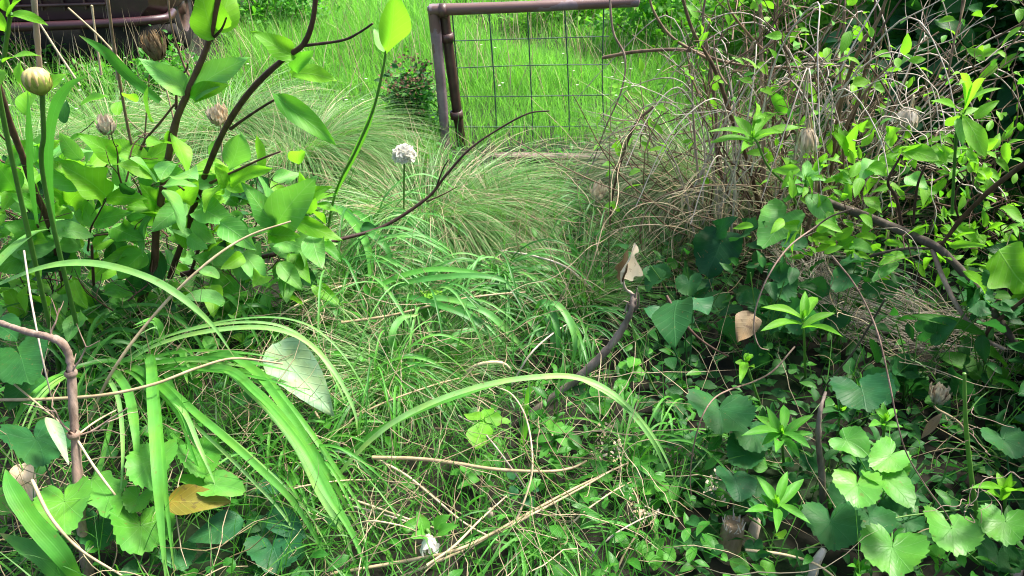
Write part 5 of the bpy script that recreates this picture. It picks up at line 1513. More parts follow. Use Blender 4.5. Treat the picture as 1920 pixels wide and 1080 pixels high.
# ================================================================== RIGHT: twiggy bush
def twiggy_bush():
    base = np.array([1.02, 2.35, 0.0]); base[2] = float(gz(base[0], base[1]))
    t = Thing('twiggy_bush', 'tall untidy bush of bare brown stems and small yellow-green leaves on the right', 'bush', base)
    stems = [
        ([(1425, 520, 2.45), (1432, 330, 2.42), (1430, 200, 2.40), (1427, 90, 2.38), (1425, -30, 2.36)], 10),
        ([(1470, 500, 2.5), (1452, 300, 2.5), (1450, 150, 2.5), (1455, 60, 2.5), (1460, -20, 2.5)], 6),
        ([(1540, 470, 2.3), (1562, 290, 2.25), (1580, 180, 2.2), (1612, 90, 2.15), (1645, 40, 2.12), (1672, -30, 2.1)], 9),
        ([(1500, 480, 2.35), (1545, 320, 2.3), (1566, 230, 2.26), (1578, 120, 2.24), (1584, 20, 2.2)], 8),
        ([(1560, 300, 2.26), (1600, 220, 2.24), (1622, 130, 2.22), (1640, 60, 2.2), (1640, -20, 2.2)], 6),
        ([(1440, 480, 2.4), (1410, 330, 2.36), (1375, 230, 2.3), (1340, 130, 2.26), (1300, 60, 2.24), (1275, -20, 2.22)], 9),
        ([(1420, 480, 2.4), (1352, 330, 2.4), (1342, 210, 2.4), (1330, 110, 2.4), (1318, 40, 2.4), (1325, -20, 2.4)], 7),
        ([(1130, 108, 2.55), (1200, 96, 2.5), (1290, 94, 2.45), (1352, 114, 2.42), (1430, 127, 2.4), (1490, 126, 2.38), (1540, 136, 2.36)], 7),
        ([(1330, 112, 2.3), (1260, 70, 2.3), (1225, 20, 2.3), (1216, -20, 2.3)], 6),
        ([(1430, 92, 2.38), (1480, 55, 2.35), (1540, 10, 2.3), (1565, -15, 2.3)], 5),
        ([(1432, 95, 2.38), (1400, 60, 2.35), (1370, 20, 2.3), (1362, -20, 2.3)], 5),
        ([(1200, 440, 2.3), (1225, 380, 2.3), (1300, 350, 2.26), (1400, 348, 2.22), (1480, 355, 2.2)], 5),
        ([(1143, -10, 2.5), (1150, 60, 2.48), (1172, 108, 2.46), (1165, 170, 2.46), (1135, 240, 2.5), (1110, 310, 2.55)], 4),
        ([(1225, 200, 2.3), (1190, 235, 2.3), (1165, 300, 2.32), (1148, 370, 2.36), (1143, 440, 2.4)], 6),
        ([(1500, 260, 2.2), (1465, 215, 2.2), (1442, 170, 2.2)], 5),
        ([(1310, 340, 2.2), (1300, 220, 2.2), (1297, 110, 2.2)], 5),
        ([(1700, 240, 2.15), (1650, 150, 2.2), (1600, 90, 2.25)], 4),
        ([(1580, 330, 2.2), (1590, 230, 2.2), (1660, 130, 2.2), (1760, 60, 2.2)], 5),
    ]
    for k, (pts, w) in enumerate(stems):
        P = np.array([PY(*p) for p in pts])
        if pts[0][1] >= 440:
            P = np.vstack([[P[0][0] * 0.9 + base[0] * 0.1, 2.36 + R.normal(0, 0.05), base[2] - 0.01], P])
        r = w * 0.5 * mpp(P[len(P) // 2])
        m = MB()
        tube(m, P, [r, r * 0.95, r * 0.8, r * 0.55], None, 7, knob=0.06)
        t.part('stem', m, 'twig' if k % 3 else 'bark_pale')
    ends = []
    m = MB()
    for k in range(60):
        px, py, Y = R.uniform(1250, 1880), R.uniform(60, 420), R.uniform(2.05, 2.6)
        p = PY(px, py, Y)
        ends += twigs(m, p, np.array([R.normal(0, 0.5), R.normal(0, 0.4), 0.7]), R.uniform(0.12, 0.26), 0.0032, 2, 0.7, 0.1)
    t.part('twigs', m, 'twig')
    m = MB()
    for k in range(70):      # arching tan whips
        a = PY(R.uniform(1280, 1640), R.uniform(330, 470), R.uniform(2.1, 2.5))
        q = R.uniform(0, 2 * PI); ln = R.uniform(0.25, 0.6); d = np.array([math.cos(q), 0.6 * math.sin(q), 0])
        P = [a, a + d * ln * 0.2 + np.array([0, 0, ln * 0.6]), a + d * ln * 0.5 + np.array([0, 0, ln * 0.95]), a + d * ln * 0.85 + np.array([0, 0, ln * 0.8]), a + d * ln * 1.1 + np.array([0, 0, ln * 0.45])]
        tube(m, np.array(P) + R.normal(0, 0.012, (5, 3)), [0.0026, 0.002, 0.0012], 22, 5)
        if k % 2: ends += twigs(m, P[2], d + np.array([0, 0, 0.4]), ln * 0.4, 0.0016, 1, 0.8, 0.1)
    t.part('whips', m, 'straw_grey')
    m = MB()
    for k in range(46):      # long nearly straight brown stems fanning up
        a = PY(R.uniform(1330, 1600), R.uniform(380, 480), R.uniform(2.2, 2.5))
        q = R.normal(0, 0.55)
        d = unit(np.array([math.sin(q), R.normal(0, 0.25), math.cos(q)])); ln = R.uniform(0.45, 0.85)
        bow = np.array([math.cos(q), 0, -math.sin(q)]) * R.normal(0, 0.06)
        P = np.array([a, a + d * ln * 0.33 + bow, a + d * ln * 0.66 + bow * 1.2, a + d * ln + bow * 0.2])
        tube(m, P, [0.0032, 0.0026, 0.0012], 18, 5)
        if k % 2: ends += twigs(m, P[2], d + R.normal(0, 0.5, 3), ln * 0.22, 0.0016, 1, 0.6, 0.1)
    t.part('whips', m, 'twig', label='long straight brown stems fanning upward')
    m = MB()
    for k in range(40):
        p = PY(R.uniform(1180, 1500), R.uniform(200, 420), R.uniform(2.15, 2.6))
        e2 = twigs(m, p, np.array([R.normal(0, 0.6), R.normal(0, 0.4), 0.5]), R.uniform(0.1, 0.24), 0.0024, 2, 0.7, 0.05)
        if k % 3 == 0: ends += e2
    t.part('twigs', m, 'twig', label='dense bare brown twigs on the gate side of the bush')
    m = MB()
    for k in range(24):
        p = PY(R.uniform(1480, 1900), R.uniform(280, 520), R.uniform(1.9, 2.4))
        ends += twigs(m, p, np.array([R.normal(0, 0.6), R.normal(0, 0.4), 0.2]), R.uniform(0.1, 0.22), 0.003, 2, 0.9, 0.0)
    t.part('twigs', m, 'bark', label='dark twigs low in the bush')
    E = np.array([e[0] for e in ends])
    m = MB(); cloud(m, E, 0.03, 480, 'small', (0.022, 0.065), 0.42, 0.5, 0.5); t.part('foliage', m, 'lime')
    Elow = np.array([PY(R.uniform(1480, 1910), R.uniform(270, 500), R.uniform(1.75, 2.1)) for k in range(60)])
    m = MB(); cloud(m, Elow, 0.05, 300, 'ovate', (0.03, 0.075), 0.42, 0.6, 0.5); t.part('foliage', m, 'lime', label='broader bright leaves low at the front')
    m = MB(); cloud(m, E, 0.05, 170, 'small', (0.016, 0.045), 0.45, 0.7, 0.5); t.part('foliage', m, 'mid', label='mid green inner leaves')
    for (b, e, w, Y0, Y1, mt) in (((1470, 215), (1445, 168), 30, 2.2, 2.16, 'mid'), ((1530, 190), (1500, 155), 28, 2.2, 2.16, 'lime'), ((1690, 115), (1712, 105), 22, 2.15, 2.1, 'mint'),
                                  ((1640, 100), (1672, 108), 24, 2.15, 2.1, 'lime'), ((1310, 95), (1330, 60), 24, 2.25, 2.2, 'lime'), ((1590, 10), (1610, -20), 20, 2.2, 2.2, 'lime'),
                                  ((1340, 170), (1350, 140), 22, 2.3, 2.3, 'lime'), ((1420, 120), (1440, 140), 22, 2.3, 2.3, 'lime'), ((1600, 160), (1632, 150), 26, 2.1, 2.1, 'lime')):
        B, F = PY(*b, Y0), PY(*e, Y1)
        leaf(t, B, F, w, 'ovate', mt, face_cam(B, 0.55, R.normal(0, 0.3)), 0.4)


twiggy_bush()


# ---- long leaning brown branch with fork
def leaning_branch():
    foot = grounded(1600, 640, 2.25)
    t = Thing('leaning_branch', 'thick lit brown branch leaning down to the right edge through the bush', 'branch', PY(1540, 372, 1.95))
    def b(pts, w, mat='bark_grey'):
        P = [PY(*p) for p in pts]; m = MB()
        r = w * 0.5 * mpp(P[0])
        tube(m, P, [r, r, r * 0.9, r * 0.7], None, 9, knob=0.05)
        t.part('limb', m, mat)
    b([(1480, 345, 2.05), (1560, 382, 1.95), (1640, 412, 1.88), (1720, 446, 1.80), (1768, 472, 1.74), (1830, 540, 1.66), (1880, 610, 1.6), (1930, 680, 1.56)], 15)
    b([(1748, 468, 1.76), (1770, 525, 1.7), (1802, 585, 1.64), (1842, 632, 1.6), (1885, 655, 1.56)], 9, 'bark_pale')
    b([(1930, 300, 1.62), (1862, 352, 1.68), (1805, 408, 1.74), (1780, 440, 1.76), (1758, 468, 1.77)], 10, 'bark')
    b([(1930, 555, 1.56), (1882, 592, 1.58), (1850, 625, 1.6), (1846, 680, 1.64)], 8, 'bark')
    b([(1572, 505, 1.86), (1640, 478, 1.84), (1700, 466, 1.82), (1745, 466, 1.78)], 6, 'bark_grey')
    b([(1690, 420, 1.8), (1680, 370, 1.8), (1665, 340, 1.8), (1690, 290, 1.8)], 6, 'bark')
    b([(1712, 420, 1.8), (1720, 350, 1.8), (1735, 310, 1.8)], 5, 'bark')
    b([(1800, 420, 1.75), (1790, 370, 1.75), (1810, 330, 1.75)], 4, 'bark')
    for (bb, e, w, Y0, Y1, mt, shp, cu) in (
        ((1480, 392), (1424, 472), 82, 1.92, 1.82, 'mint', 'heart', 0.3), ((1512, 366), (1574, 428), 44, 1.95, 1.86, 'mint', 'ovate', 0.3), ((1472, 372), (1506, 362), 34, 1.95, 1.9, 'mid', 'ovate', 0.3),
        ((1590, 460), (1636, 474), 38, 1.9, 1.84, 'mint', 'ovate', 0.5), ((1684, 490), (1630, 530), 26, 1.8, 1.72, 'mint', 'ovate', 0.2), ((1852, 628), (1702, 592), 24, 1.6, 1.66, 'mid', 'lance', 0.7),
        ((1870, 470), (1935, 545), 96, 1.6, 1.54, 'lime', 'lobed', 0.3), ((1848, 545), (1805, 510), 34, 1.64, 1.6, 'lime', 'ovate', 0.4), ((1855, 565), (1800, 572), 26, 1.62, 1.6, 'lime', 'ovate', 0.5),
        ((1780, 460), (1850, 462), 18, 1.74, 1.66, 'lime', 'ovate', 0.4), ((1560, 330), (1600, 345), 30, 1.95, 1.9, 'mid', 'ovate', 0.4), ((1640, 300), (1610, 340), 36, 1.9, 1.84, 'mint', 'ovate', 0.4),
        ((1690, 285), (1762, 300), 36, 1.85, 1.78, 'lime', 'obov', 0.7), ((1700, 330), (1740, 355), 38, 1.85, 1.8, 'mint', 'ovate', 0.4), ((1620, 370), (1655, 400), 30, 1.9, 1.85, 'lime', 'ovate', 0.4), ((1630, 310), (1660, 330), 32, 1.88, 1.82, 'lime', 'ovate', 0.4),
        ((1590, 285), (1560, 250), 34, 1.95, 1.9, 'lime', 'ovate', 0.4), ((1600, 290), (1608, 235), 40, 1.95, 1.88, 'lime', 'ovate', 0.3), ((1660, 260), (1690, 240), 30, 1.9, 1.85, 'lime', 'ovate', 0.4)):
        B, E = PY(*bb, Y0), PY(*e, Y1)
        leaf(t, B, E, w, shp, mt, face_cam((B + E) / 2, 0.6, R.normal(0, 0.25)), cu, 0.2, 0.07)


leaning_branch()


# ---- rosettes of lance leaves
def rosette(label, cx, cy, Y, tips, wpx, mat, stem, lift=0.03, Zmode=False):
    c = PZ(cx, cy, Y) if Zmode else PY(cx, cy, Y)
    S = np.array([(PZ if Zmode else PY)(*s) for s in stem])
    t = Thing('rosette_plant', label, 'plant', S[-1])
    m = MB()
    tube(m, np.vstack([c, S]), [0.0022, 0.0035, 0.004], None, 6)
    t.part('stem', m, 'stem')
    for k, (tx, ty) in enumerate(tips):
        q = c + np.array([0, 0, -0.012 * (k % 3)])
        zt = c[2] + lift * (0.4 + 0.6 * R.random()) - 0.012 * (k % 2) * 2
        E = PZ(tx, ty, zt)
        d = E - q
        n_ = unit(np.array([0, 0, 1.0]) + 0.25 * unit(np.array([0, 0, CAM_H]) - c) - 0.3 * unit(d))
        E = E + (E - q) * 0.12
        leaf(t, q, E, wpx * R.uniform(0.66, 0.85), 'lance', mat, n_, 0.6, 0.3, 0.06)
    m = MB()
    inst(m, 'small', np.repeat(c[None], 6, 0), np.stack([R.normal(0, 0.4, 6), R.normal(0, 0.4, 6), np.ones(6)], -1), R.normal(0, 1, (6, 3)), 0.022, 0.008, -0.4)
    t.part('bud_leaves', m, 'lime')
    return t


rosette('pale green lance-leaf rosette facing up at the front of the twiggy bush', 1412, 258, 2.0, [(1338, 248), (1342, 268), (1380, 222), (1452, 218), (1500, 242), (1392, 282), (1462, 250), (1430, 215)], 28, 'lime', [(1420, 268, 2.0), (1440, 312, 2.02), (1478, 352, 2.05), (1500, 400, 2.1)])
rosette('small pale rosette below the bigger one, above the thick leaning branch', 1510, 338, 1.95, [(1465, 320), (1478, 350), (1540, 315), (1548, 340), (1512, 305), (1500, 362)], 26, 'mint', [(1512, 350, 1.95), (1530, 390, 2.0), (1545, 430, 2.05)])
rosette('tall bright rosette standing out against the dark thicket', 1812, 192, 1.62, [(1788, 148), (1812, 143), (1842, 156), (1872, 168), (1800, 165)], 20, 'lime', [(1808, 210, 1.63), (1795, 240, 1.66), (1790, 300, 1.7), (1785, 400, 1.74)], lift=0.12)
t = Thing('hanging_leaf_shoot', 'drooping lime leaf pair on the shoot below the tall bright rosette', 'plant', PY(1798, 215, 1.63))
leaf(t, PY(1802, 216, 1.62), PY(1848, 294, 1.54), 34, 'obov', 'lime', face_cam(PY(1820, 250, 1.6), 0.8, 0.1), 0.7)
leaf(t, PY(1796, 208, 1.63), PY(1744, 188, 1.58), 22, 'ovate', 'lime', face_cam(PY(1770, 200, 1.6), 0.6, -0.2), 0.5)
leaf(t, PY(1800, 215, 1.63), PY(1835, 202, 1.64), 16, 'ovate', 'lime', face_cam(PY(1770, 200, 1.6), 0.6), 0.5)
leaf(t, PY(1794, 222, 1.64), PY(1806, 275, 1.6), 20, 'ovate', 'mint', face_cam(PY(1770, 240, 1.6), 0.7), 0.5)
rosette('bright star rosette with broad drooping leaves below the heart leaf', 1506, 598, 0.42, [(1436, 578), (1434, 620), (1572, 630), (1530, 562), (1510, 552), (1560, 590)], 26, 'lime', [(1508, 640, 0.3), (1510, 700, 0.1), (1512, 740, 0.0)], Zmode=True)
rosette('large many-leaved star rosette in the deep shade at lower right', 1466, 812, 0.24, [(1398, 816), (1420, 782), (1440, 768), (1470, 765), (1520, 782), (1518, 814), (1514, 838), (1495, 856), (1455, 846), (1432, 832)], 24, 'mid', [(1468, 850, 0.12), (1470, 880, 0.0)], Zmode=True)
rosette('smaller six-leaved star rosette below the many-leaved one', 1457, 945, 0.18, [(1422, 898), (1502, 904), (1403, 960), (1514, 978), (1456, 994), (1430, 930), (1475, 890)], 24, 'mid', [(1458, 980, 0.08), (1458, 1000, 0.0)], Zmode=True)
rosette('half-shaded rosette left of the pale creeping vine', 1660, 790, 0.26, [(1640, 765), (1690, 800), (1655, 758), (1680, 770), (1632, 800)], 22, 'mid', [(1655, 830, 0.15), (1650, 880, 0.0)], Zmode=True)
rosette('dim rosette behind the cracked trunk', 1575, 770, 0.2, [(1540, 775), (1545, 790), (1600, 760), (1590, 790), (1570, 750)], 20, 'dark', [(1572, 800, 0.1), (1570, 830, 0.0)], Zmode=True)
rosette('light cupped rosette at the right edge above a kidney leaf', 1885, 920, 0.24, [(1824, 915), (1870, 890), (1895, 892), (1905, 905), (1925, 925), (1850, 925)], 24, 'lime', [(1884, 950, 0.14), (1882, 1000, 0.0)], Zmode=True, lift=0.05)
rosette('drooping young shoot with one hanging leaf below the red stem', 1398, 678, 0.33, [(1388, 715), (1380, 680), (1412, 690), (1408, 665)], 20, 'lime', [(1405, 700, 0.22), (1425, 760, 0.05), (1430, 790, 0.0)], Zmode=True)
rosette('tiny bright tip shoot at the bottom edge between heart leaves', 1610, 1068, 0.1, [(1590, 1062), (1602, 1048), (1622, 1050), (1632, 1064), (1610, 1085)], 14, 'mid', [(1610, 1085, 0.0)], Zmode=True)

# ---- heart leaf (mallow) plants
leafy('heart_leaf_plant', 'plant with five pale toothed heart leaves in the lower right, beside the creeping vine', 'plant', (1650, 960, 0.0), [
    ((1612, 882), (1608, 952), 78, 0.24, 'round', 'mallow'), ((1575, 815), (1630, 858), 62, 0.28, 'heart', 'mallow'), ((1640, 880), (1718, 960), 70, 0.24, 'heart', 'mallow'),
    ((1690, 838), (1635, 880), 60, 0.26, 'round', 'mallow'), ((1668, 878), (1690, 905), 52, 0.22, 'round', 'mallow')])
leafy('heart_leaf_plant', 'plant with a big blue-green heart leaf cut by a deep notch at the bottom edge', 'plant', (1665, 1000, 0.0), [((1670, 990), (1672, 1082), 104, 0.14, 'round', 'mallow')])
leafy('heart_leaf_plant', 'single ribbed heart leaf at the end of the creeping vine', 'plant', (1790, 990, 0.0), [((1772, 958), (1790, 1042), 92, 0.16, 'round', 'mallow')])
leafy('heart_leaf_plant', 'light kidney leaf plant in the bottom right corner', 'plant', (1890, 1000, 0.0), [((1880, 950), (1885, 1022), 82, 0.18, 'round', 'mallow'), ((1870, 800), (1905, 860), 70, 0.22, 'round', 'mallow_dark'), ((1880, 1020), (1860, 1070), 80, 0.06, 'round', 'mallow_dark')])
leafy('heart_leaf_plant', 'dark overlapping round leaves left of the notched heart leaf', 'plant', (1580, 1005, 0.0), [((1560, 945), (1562, 1032), 92, 0.12, 'round', 'mallow_dark'), ((1620, 940), (1632, 1015), 80, 0.1, 'round', 'mallow_dark'), ((1590, 920), (1575, 965), 60, 0.1, 'round', 'mallow_dark'), ((1690, 960), (1700, 1000), 60, 0.08, 'round', 'mallow_dark')])
leafy('broad_leaf_plant', 'wide blue-green leaf lit in the shade right of the reddish bush stem', 'plant', (1620, 800, 0.0), [((1600, 705), (1628, 772), 98, 0.3, 'round', 'blue'), ((1655, 720), (1660, 760), 40, 0.28, 'round', 'blue')])
leafy('broad_leaf_plant', 'very large dim round leaf inside the white bare vine', 'plant', (1370, 850, 0.0), [((1355, 740), (1350, 812), 112, 0.2, 'round', 'mallow_dark'), ((1400, 790), (1420, 850), 80, 0.15, 'round', 'mallow_dark'), ((1415, 830), (1370, 870), 66, 0.12, 'round', 'mallow_dark')])
leafy('broad_leaf_plant', 'blue-green notched leaf left of the six-leaved rosette', 'plant', (1400, 960, 0.0), [((1378, 885), (1385, 945), 70, 0.16, 'heart', 'blue'), ((1415, 905), (1420, 945), 44, 0.13, 'round', 'blue'), ((1395, 860), (1440, 875), 40, 0.1, 'obov', 'mid')])
leafy('broad_leaf_plant', 'pair of drooping leaves, the larger with shade put into its colour, at the top of the deep shade', 'plant', (1290, 720, 0.0), [((1275, 560), (1262, 655), 80, 0.42, 'ovate', 'dark'), ((1300, 560), (1330, 590), 60, 0.4, 'ovate', 'blue'), ((1215, 575), (1235, 605), 44, 0.34, 'ovate', 'blue')])  # larger leaf takes the dark material to stand in for shade on it
t = Thing('blue_green_leaf', 'large wavy blue-green hanging leaf beside the twig tangle left of the light heart leaf', 'leaf', PY(1355, 430, 2.05))
for bb, e, w, Y in (((1352, 436), (1328, 528), 92, 2.05), ((1342, 440), (1382, 405), 40, 2.06), ((1322, 520), (1300, 560), 50, 2.08), ((1395, 430), (1420, 425), 40, 2.1)):
    B, E = PY(*bb, Y), PY(*e, Y - 0.07)
    leaf(t, B, E, w, 'heart' if w > 60 else 'ovate', 'blue', face_cam(B, 0.75, -0.2), 0.5, 0.2, 0.12, name='blade')
t = Thing('dead_leaf', 'flat brown dead leaf in the shade left of the bright star rosette', 'leaf', PZ(1415, 590, 0.38))
leaf(t, PZ(1415, 588, 0.4), PZ(1382, 640, 0.36), 52, 'ovate', 'brown_leaf', face_cam(PZ(1400, 610, 0.38), 0.75), 0.2, 0.2, 0.1, name='blade')
t = Thing('dead_leaf', 'narrow brown dead leaf hanging below the feathery seed head', 'leaf', PZ(1770, 775, 0.3))
leaf(t, PZ(1768, 775, 0.32), PZ(1726, 822, 0.26), 16, 'lance', 'brown_leaf', face_cam(PZ(1750, 800, 0.28), 0.6), 0.2, 0.3, 0.1, name='blade')
leafy('creeper', 'small oval creeper leaves around the brown stump', 'plant', (1380, 1050, 0.0), [((1325, 1000), (1330, 1032), 34, 0.08, 'obov', 'mid'), ((1395, 1045), (1380, 1075), 34, 0.07, 'obov', 'mid'), ((1480, 1030), (1490, 1050), 30, 0.08, 'obov', 'mid'), ((1450, 1055), (1430, 1075), 30, 0.06, 'obov', 'mid'), ((1470, 1010), (1455, 1000), 26, 0.09, 'obov', 'lime')])

# ribbed upright green stem with curls, right
t = Thing('knotty_stem', 'upright green stem with brown knots and curling dry tendrils at lower right', 'stalk', PZ(1838, 1010, 0.0))
m = MB(); tube(m, [PZ(1838, 1010, 0.0), PZ(1826, 930, 0.15), PZ(1816, 850, 0.28), PZ(1810, 780, 0.4), PZ(1808, 700, 0.5)], [0.005, 0.0045, 0.004, 0.003], 24, 8); t.part('stem', m, 'stem')
m = MB()
for k in range(15):
    a = PZ(1820 + R.normal(0, 14), R.uniform(720, 980), 0.28 + R.normal(0, 0.05))
    pts = [a]
    d = unit(R.normal(size=3) * np.array([1, 0.6, 0.8]))
    for q in range(6):
        d = unit(d + R.normal(0, 0.55, 3)); pts.append(pts[-1] + d * 0.018)
    tube(m, pts, 0.0007, 18, 4)
t.part('tendrils', m, 'bark_pale')


# ---- tangled hay bundle hanging in the bush
def hay():
    t = Thing('dry_vine_bundle', 'sagging bundle of grey-tan dry vine strands below the leaning branch', 'dry vines', PY(1440, 440, 2.0))
    m = MB()
    for k in range(80):
        o = R.normal(0, 1)
        a = PY(1430 + R.uniform(-5, 120), 450 + R.uniform(-10, 70), 2.0 + R.normal(0, 0.06))
        sx, sy = R.normal(0, 26), R.normal(0, 36)
        pts = [a, PY(1560 + sx, 545 + sy, 1.92 + R.normal(0, 0.05)), PY(1690 + sx, 600 + sy * 1.2, 1.82 + R.normal(0, 0.05)), PY(1800 + R.uniform(-80, 110), 645 + R.normal(0, 45), 1.74 + R.normal(0, 0.05))]
        if R.random() < 0.3: pts.append(PY(1900 + R.normal(0, 20), 690 + R.normal(0, 40), 1.7))
        P = spline(np.array(pts), 9); P[1:-1] += R.normal(0, 0.008, P[1:-1].shape)
        tube(m, P, R.uniform(0.0005, 0.0012), 26, 4, t=R.random())
    t.part('strands', m, 'straw_grey')
    m = MB()
    for k in range(110):
        a = PY(R.uniform(1540, 1900), R.uniform(560, 760), R.uniform(1.62, 1.95))
        d = unit(R.normal(size=3)); pts = [a]
        for q in range(7):
            d = unit(d + R.normal(0, 0.5, 3) + np.array([0, 0, -0.12])); pts.append(pts[-1] + d * R.uniform(0.02, 0.045))
        tube(m, pts, R.uniform(0.0005, 0.0011), 18, 4, t=R.random())
    t.part('curled_strands', m, 'straw')


hay()


def vines():
    t = Thing('bare_vine_tangle', 'web of thin bare tan vines between the gate side tussock and the bush', 'dry vines', PY(1300, 480, 2.1))
    m = MB()
    for k in range(75):
        a = PY(R.uniform(1150, 1560), R.uniform(260, 520), R.uniform(2.0, 2.5))
        d = unit(np.array([R.normal(), R.normal() * 0.5, R.normal() * 0.5])); pts = [a]
        for q in range(7):
            d = unit(d + R.normal(0, 0.28, 3)); pts.append(pts[-1] + d * R.uniform(0.03, 0.08))
        P = np.array(pts); P[:, 2] = np.maximum(P[:, 2], 0.03)
        tube(m, P, R.uniform(0.0006, 0.0014), 20, 5, t=R.random() * 0.6)
    for k in range(16):   # hoops
        cx, cy = R.uniform(1200, 1400), R.uniform(380, 470)
        w, h = R.uniform(50, 130), R.uniform(30, 90)
        pts = [PY(cx + w * math.cos(q), cy - h * math.sin(q), 2.1 + R.normal(0, 0.02)) for q in np.linspace(-0.3, PI + 0.3, 7)]
        tube(m, pts, R.uniform(0.0008, 0.0016), 24, 5, t=R.random())
    t.part('strands', m, 'straw')
    t = Thing('bare_vine_tangle', 'pale crinkled vines wrapped round the fringed dead bloom by the dark thicket', 'dry vines', PY(1720, 230, 2.0))
    m = MB()
    for k in range(30):
        a = PY(R.uniform(1640, 1840), R.uniform(170, 330), R.uniform(1.85, 2.2))
        d = unit(np.array([R.normal(), R.normal() * 0.5, R.normal() * 0.5])); pts = [a]
        for q in range(7):
            d = unit(d + R.normal(0, 0.35, 3)); pts.append(pts[-1] + d * R.uniform(0.015, 0.045))
        tube(m, pts, R.uniform(0.0009, 0.0018), 20, 4, t=R.random())
    t.part('strands', m, 'straw_grey')


vines()


# ---- shade planting under the bush
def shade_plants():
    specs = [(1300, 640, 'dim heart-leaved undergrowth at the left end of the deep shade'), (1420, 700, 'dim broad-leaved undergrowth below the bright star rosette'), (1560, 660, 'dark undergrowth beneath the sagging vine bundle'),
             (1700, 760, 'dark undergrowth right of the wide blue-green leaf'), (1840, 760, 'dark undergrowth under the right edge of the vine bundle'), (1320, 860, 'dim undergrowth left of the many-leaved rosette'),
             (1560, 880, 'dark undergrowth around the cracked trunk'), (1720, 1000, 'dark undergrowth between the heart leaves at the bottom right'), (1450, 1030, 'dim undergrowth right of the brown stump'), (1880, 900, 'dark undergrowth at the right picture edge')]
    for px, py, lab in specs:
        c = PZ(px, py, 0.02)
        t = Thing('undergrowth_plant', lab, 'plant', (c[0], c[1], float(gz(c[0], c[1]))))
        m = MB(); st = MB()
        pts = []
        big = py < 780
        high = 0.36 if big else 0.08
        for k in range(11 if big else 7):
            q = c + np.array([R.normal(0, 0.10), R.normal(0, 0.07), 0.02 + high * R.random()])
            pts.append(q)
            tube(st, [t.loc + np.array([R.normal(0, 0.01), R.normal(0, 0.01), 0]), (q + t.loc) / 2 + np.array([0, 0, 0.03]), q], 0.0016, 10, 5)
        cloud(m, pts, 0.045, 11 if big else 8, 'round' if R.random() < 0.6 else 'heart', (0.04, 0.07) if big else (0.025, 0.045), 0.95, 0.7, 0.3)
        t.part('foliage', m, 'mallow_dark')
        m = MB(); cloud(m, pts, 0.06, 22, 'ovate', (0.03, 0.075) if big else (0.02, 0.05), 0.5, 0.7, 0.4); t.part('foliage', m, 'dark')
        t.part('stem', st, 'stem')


shade_plants()


# ================================================================== BACKGROUND SHRUBS
def bush(name, label, cat, c, rad, n, shape, L, wr, mat, mat2=None, lobes=14, trunk=True, bark='twig', name2='foliage'):
    c = np.asarray(c, float); c[2] = float(gz(c[0], c[1]))
    t = Thing(name, label, cat, c)
    m = MB()
    lob = []
    for k in range(lobes):
        d = R.normal(size=3); d = unit(d); d[2] = abs(d[2]) * 1.1
        p = c + np.array([d[0] * rad[0], d[1] * rad[1], 0.12 * rad[2] + d[2] * rad[2]]) * R.uniform(0.45, 0.95)
        lob.append(p)
        tube(m, [c + np.array([R.normal(0, 0.02), R.normal(0, 0.02), 0]), c * 0.4 + p * 0.6 + R.normal(0, 0.03, 3) - np.array([0, 0, 0.03]), p], [0.012 * rad[2] + 0.003, 0.004], 10, 5)
    t.part('stems', m, bark)
    r = min(rad) * 0.42
    m = MB(); cloud(m, lob, r, n, shape, L, wr, 0.8, 0.5); t.part('foliage', m, mat)
    if mat2:
        m = MB(); cloud(m, lob, r * 1.1, n // 2, shape, L, wr, 0.8, 0.5); t.part('foliage', m, mat2)
    return t


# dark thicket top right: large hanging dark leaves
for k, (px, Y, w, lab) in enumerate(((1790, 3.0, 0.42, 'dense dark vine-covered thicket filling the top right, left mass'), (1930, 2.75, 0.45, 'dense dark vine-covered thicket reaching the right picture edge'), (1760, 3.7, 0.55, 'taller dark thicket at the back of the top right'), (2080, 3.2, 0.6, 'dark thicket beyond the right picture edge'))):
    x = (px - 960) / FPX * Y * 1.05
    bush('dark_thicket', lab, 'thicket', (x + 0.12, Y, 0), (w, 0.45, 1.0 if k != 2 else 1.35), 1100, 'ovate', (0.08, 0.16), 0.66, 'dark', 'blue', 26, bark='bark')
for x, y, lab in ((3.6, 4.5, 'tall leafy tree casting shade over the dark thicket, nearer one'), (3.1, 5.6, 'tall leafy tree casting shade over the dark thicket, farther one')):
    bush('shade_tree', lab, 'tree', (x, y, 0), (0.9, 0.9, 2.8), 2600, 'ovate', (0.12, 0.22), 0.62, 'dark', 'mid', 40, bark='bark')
for x, y, hgt, lab in ((1.5, 1.2, 0.72, 'unseen broad-leaved bush added past the right picture edge to shade the lower right, nearest the viewer'), (1.75, 1.75, 0.7, 'unseen broad-leaved bush added past the right picture edge as a shade caster, behind the leaning branch')):
    bush('shade_caster_bush', lab, 'bush', (x, y, 0), (0.34, 0.34, hgt), 1000, 'ovate', (0.06, 0.12), 0.6, 'mid', 'dark', 22, bark='bark')  # out-of-view bushes added to cast shade on the lower right
# brown seeded dock bush left of the gate
t = bush('seeding_bush', 'small dark bush with rusty brown seed clusters left of the gate', 'bush', PZ(772, 262, 0.0), (0.16, 0.14, 0.42), 900, 'small', (0.02, 0.05), 0.5, 'dark', 'mid', 16)
m = MB()
cc = PZ(772, 262, 0.0)
pts = [PY(px, py, cc[1] - 0.16 + R.normal(0, 0.03)) for px, py in ((765, 110), (780, 125), (755, 140), (790, 150), (740, 150), (770, 165), (745, 170), (795, 130), (760, 185))]
cloud(m, pts, 0.045, 240, 'small', (0.010, 0.02), 0.7); t.part('seed_clusters', m, 'seed')
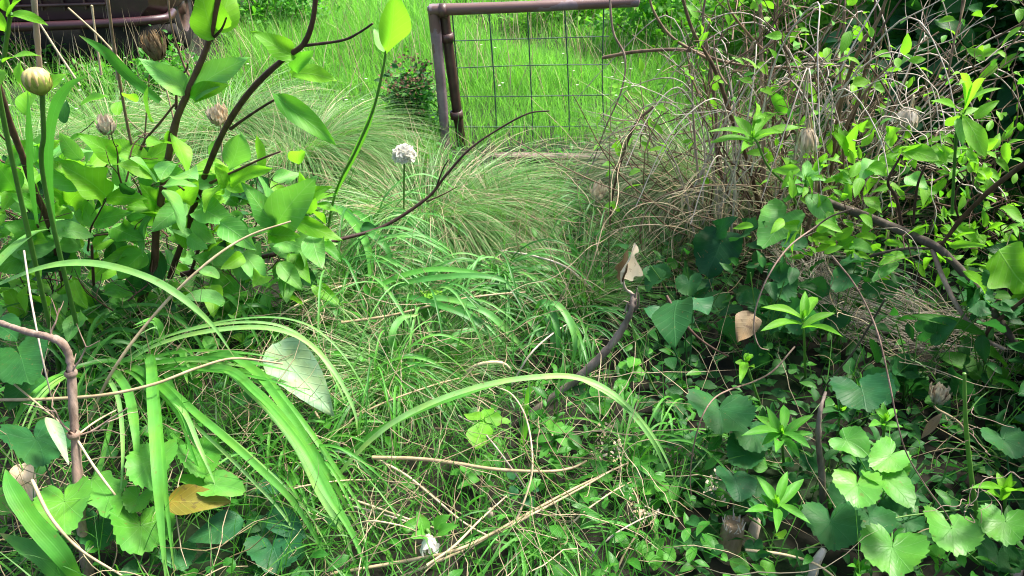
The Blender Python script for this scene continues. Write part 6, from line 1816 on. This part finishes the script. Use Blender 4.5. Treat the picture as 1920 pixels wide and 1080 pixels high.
# shrubs at the far side of the field
far = [
    ('leafy_bush', 'yellow-green ferny bush in the field behind the right half of the gate', (0.42, 6.3, 0), (0.5, 0.3, 0.42), 1200, 'small', (0.03, 0.07), 0.45, 'lime', 'field'),
    ('leafy_bush', 'dark green bush in the field behind the left half of the gate', (-0.05, 7.4, 0), (0.55, 0.4, 0.6), 1200, 'small', (0.05, 0.1), 0.5, 'mid', 'dark'),
    ('leafy_bush', 'green bush right of the derelict car', (-1.75, 6.0, 0), (0.4, 0.3, 0.42), 1300, 'small', (0.03, 0.07), 0.45, 'mid', 'weed'),
    ('leafy_bush', 'pale green bush right behind the right gate end', (1.15, 5.4, 0), (0.55, 0.4, 0.6), 1400, 'small', (0.04, 0.08), 0.5, 'mid', 'lime'),
    ('leafy_bush', 'sunny light green bush behind the twiggy bush', (1.75, 5.0, 0), (0.55, 0.4, 0.8), 1500, 'small', (0.04, 0.08), 0.5, 'lime', 'mid'),
    ('leafy_bush', 'green weeds growing up in front of the derelict car bumper', (-2.3, 4.6, 0), (0.42, 0.2, 0.12), 700, 'small', (0.02, 0.05), 0.5, 'mid', 'weed'),
    ('leafy_bush', 'tall weeds hiding the wheel at the right end of the derelict car', (-2.08, 4.6, 0), (0.16, 0.2, 0.24), 600, 'small', (0.02, 0.05), 0.5, 'mid', 'weed'),
    ('leafy_bush', 'low weeds under the left end of the derelict car', (-3.2, 5.0, 0), (0.42, 0.2, 0.2), 800, 'small', (0.02, 0.05), 0.5, 'mid', 'weed'),
]
for a in far: bush(a[0], a[1], 'bush', *a[2:])
# ================================================================== LIGHT
SUN_EL, SUN_AZ = math.radians(59), math.radians(60)      # azimuth measured from +Y towards +X
sd = np.array([math.sin(SUN_AZ) * math.cos(SUN_EL), math.cos(SUN_AZ) * math.cos(SUN_EL), math.sin(SUN_EL)])
w = bpy.data.worlds.new('World')
sc.world = w
w.use_nodes = True
nt = w.node_tree
bg = nt.nodes['Background']
sky = nt.nodes.new('ShaderNodeTexSky')
sky.sky_type = 'NISHITA'
sky.sun_disc = False
sky.sun_elevation = SUN_EL
sky.sun_rotation = SUN_AZ
sky.air_density = 1.0
sky.dust_density = 4.0
sky.ozone_density = 0.4
nt.links.new(sky.outputs[0], bg.inputs[0])
bg.inputs[1].default_value = 0.13
sl = bpy.data.lights.new('sun', 'SUN')
so = bpy.data.objects.new('sun', sl)
COL.objects.link(so)
sl.energy = 3.9
sl.angle = math.radians(13)
sl.color = (1.0, 0.95, 0.86)
so.rotation_euler = Vector(-sd).to_track_quat('-Z', 'Y').to_euler()
so.location = tuple(sd * 20)

sc.view_settings.view_transform = 'Standard'
sc.view_settings.look = 'None'
sc.view_settings.exposure = 1.6
sc.view_settings.gamma = 1
sc.cycles.max_bounces = 6
sc.cycles.diffuse_bounces = 3
sc.cycles.glossy_bounces = 2
sc.cycles.transmission_bounces = 4
sc.cycles.use_denoising = True
sc.cycles.filter_width = 1.1
sc.cycles.caustics_reflective = False
sc.cycles.caustics_refractive = False
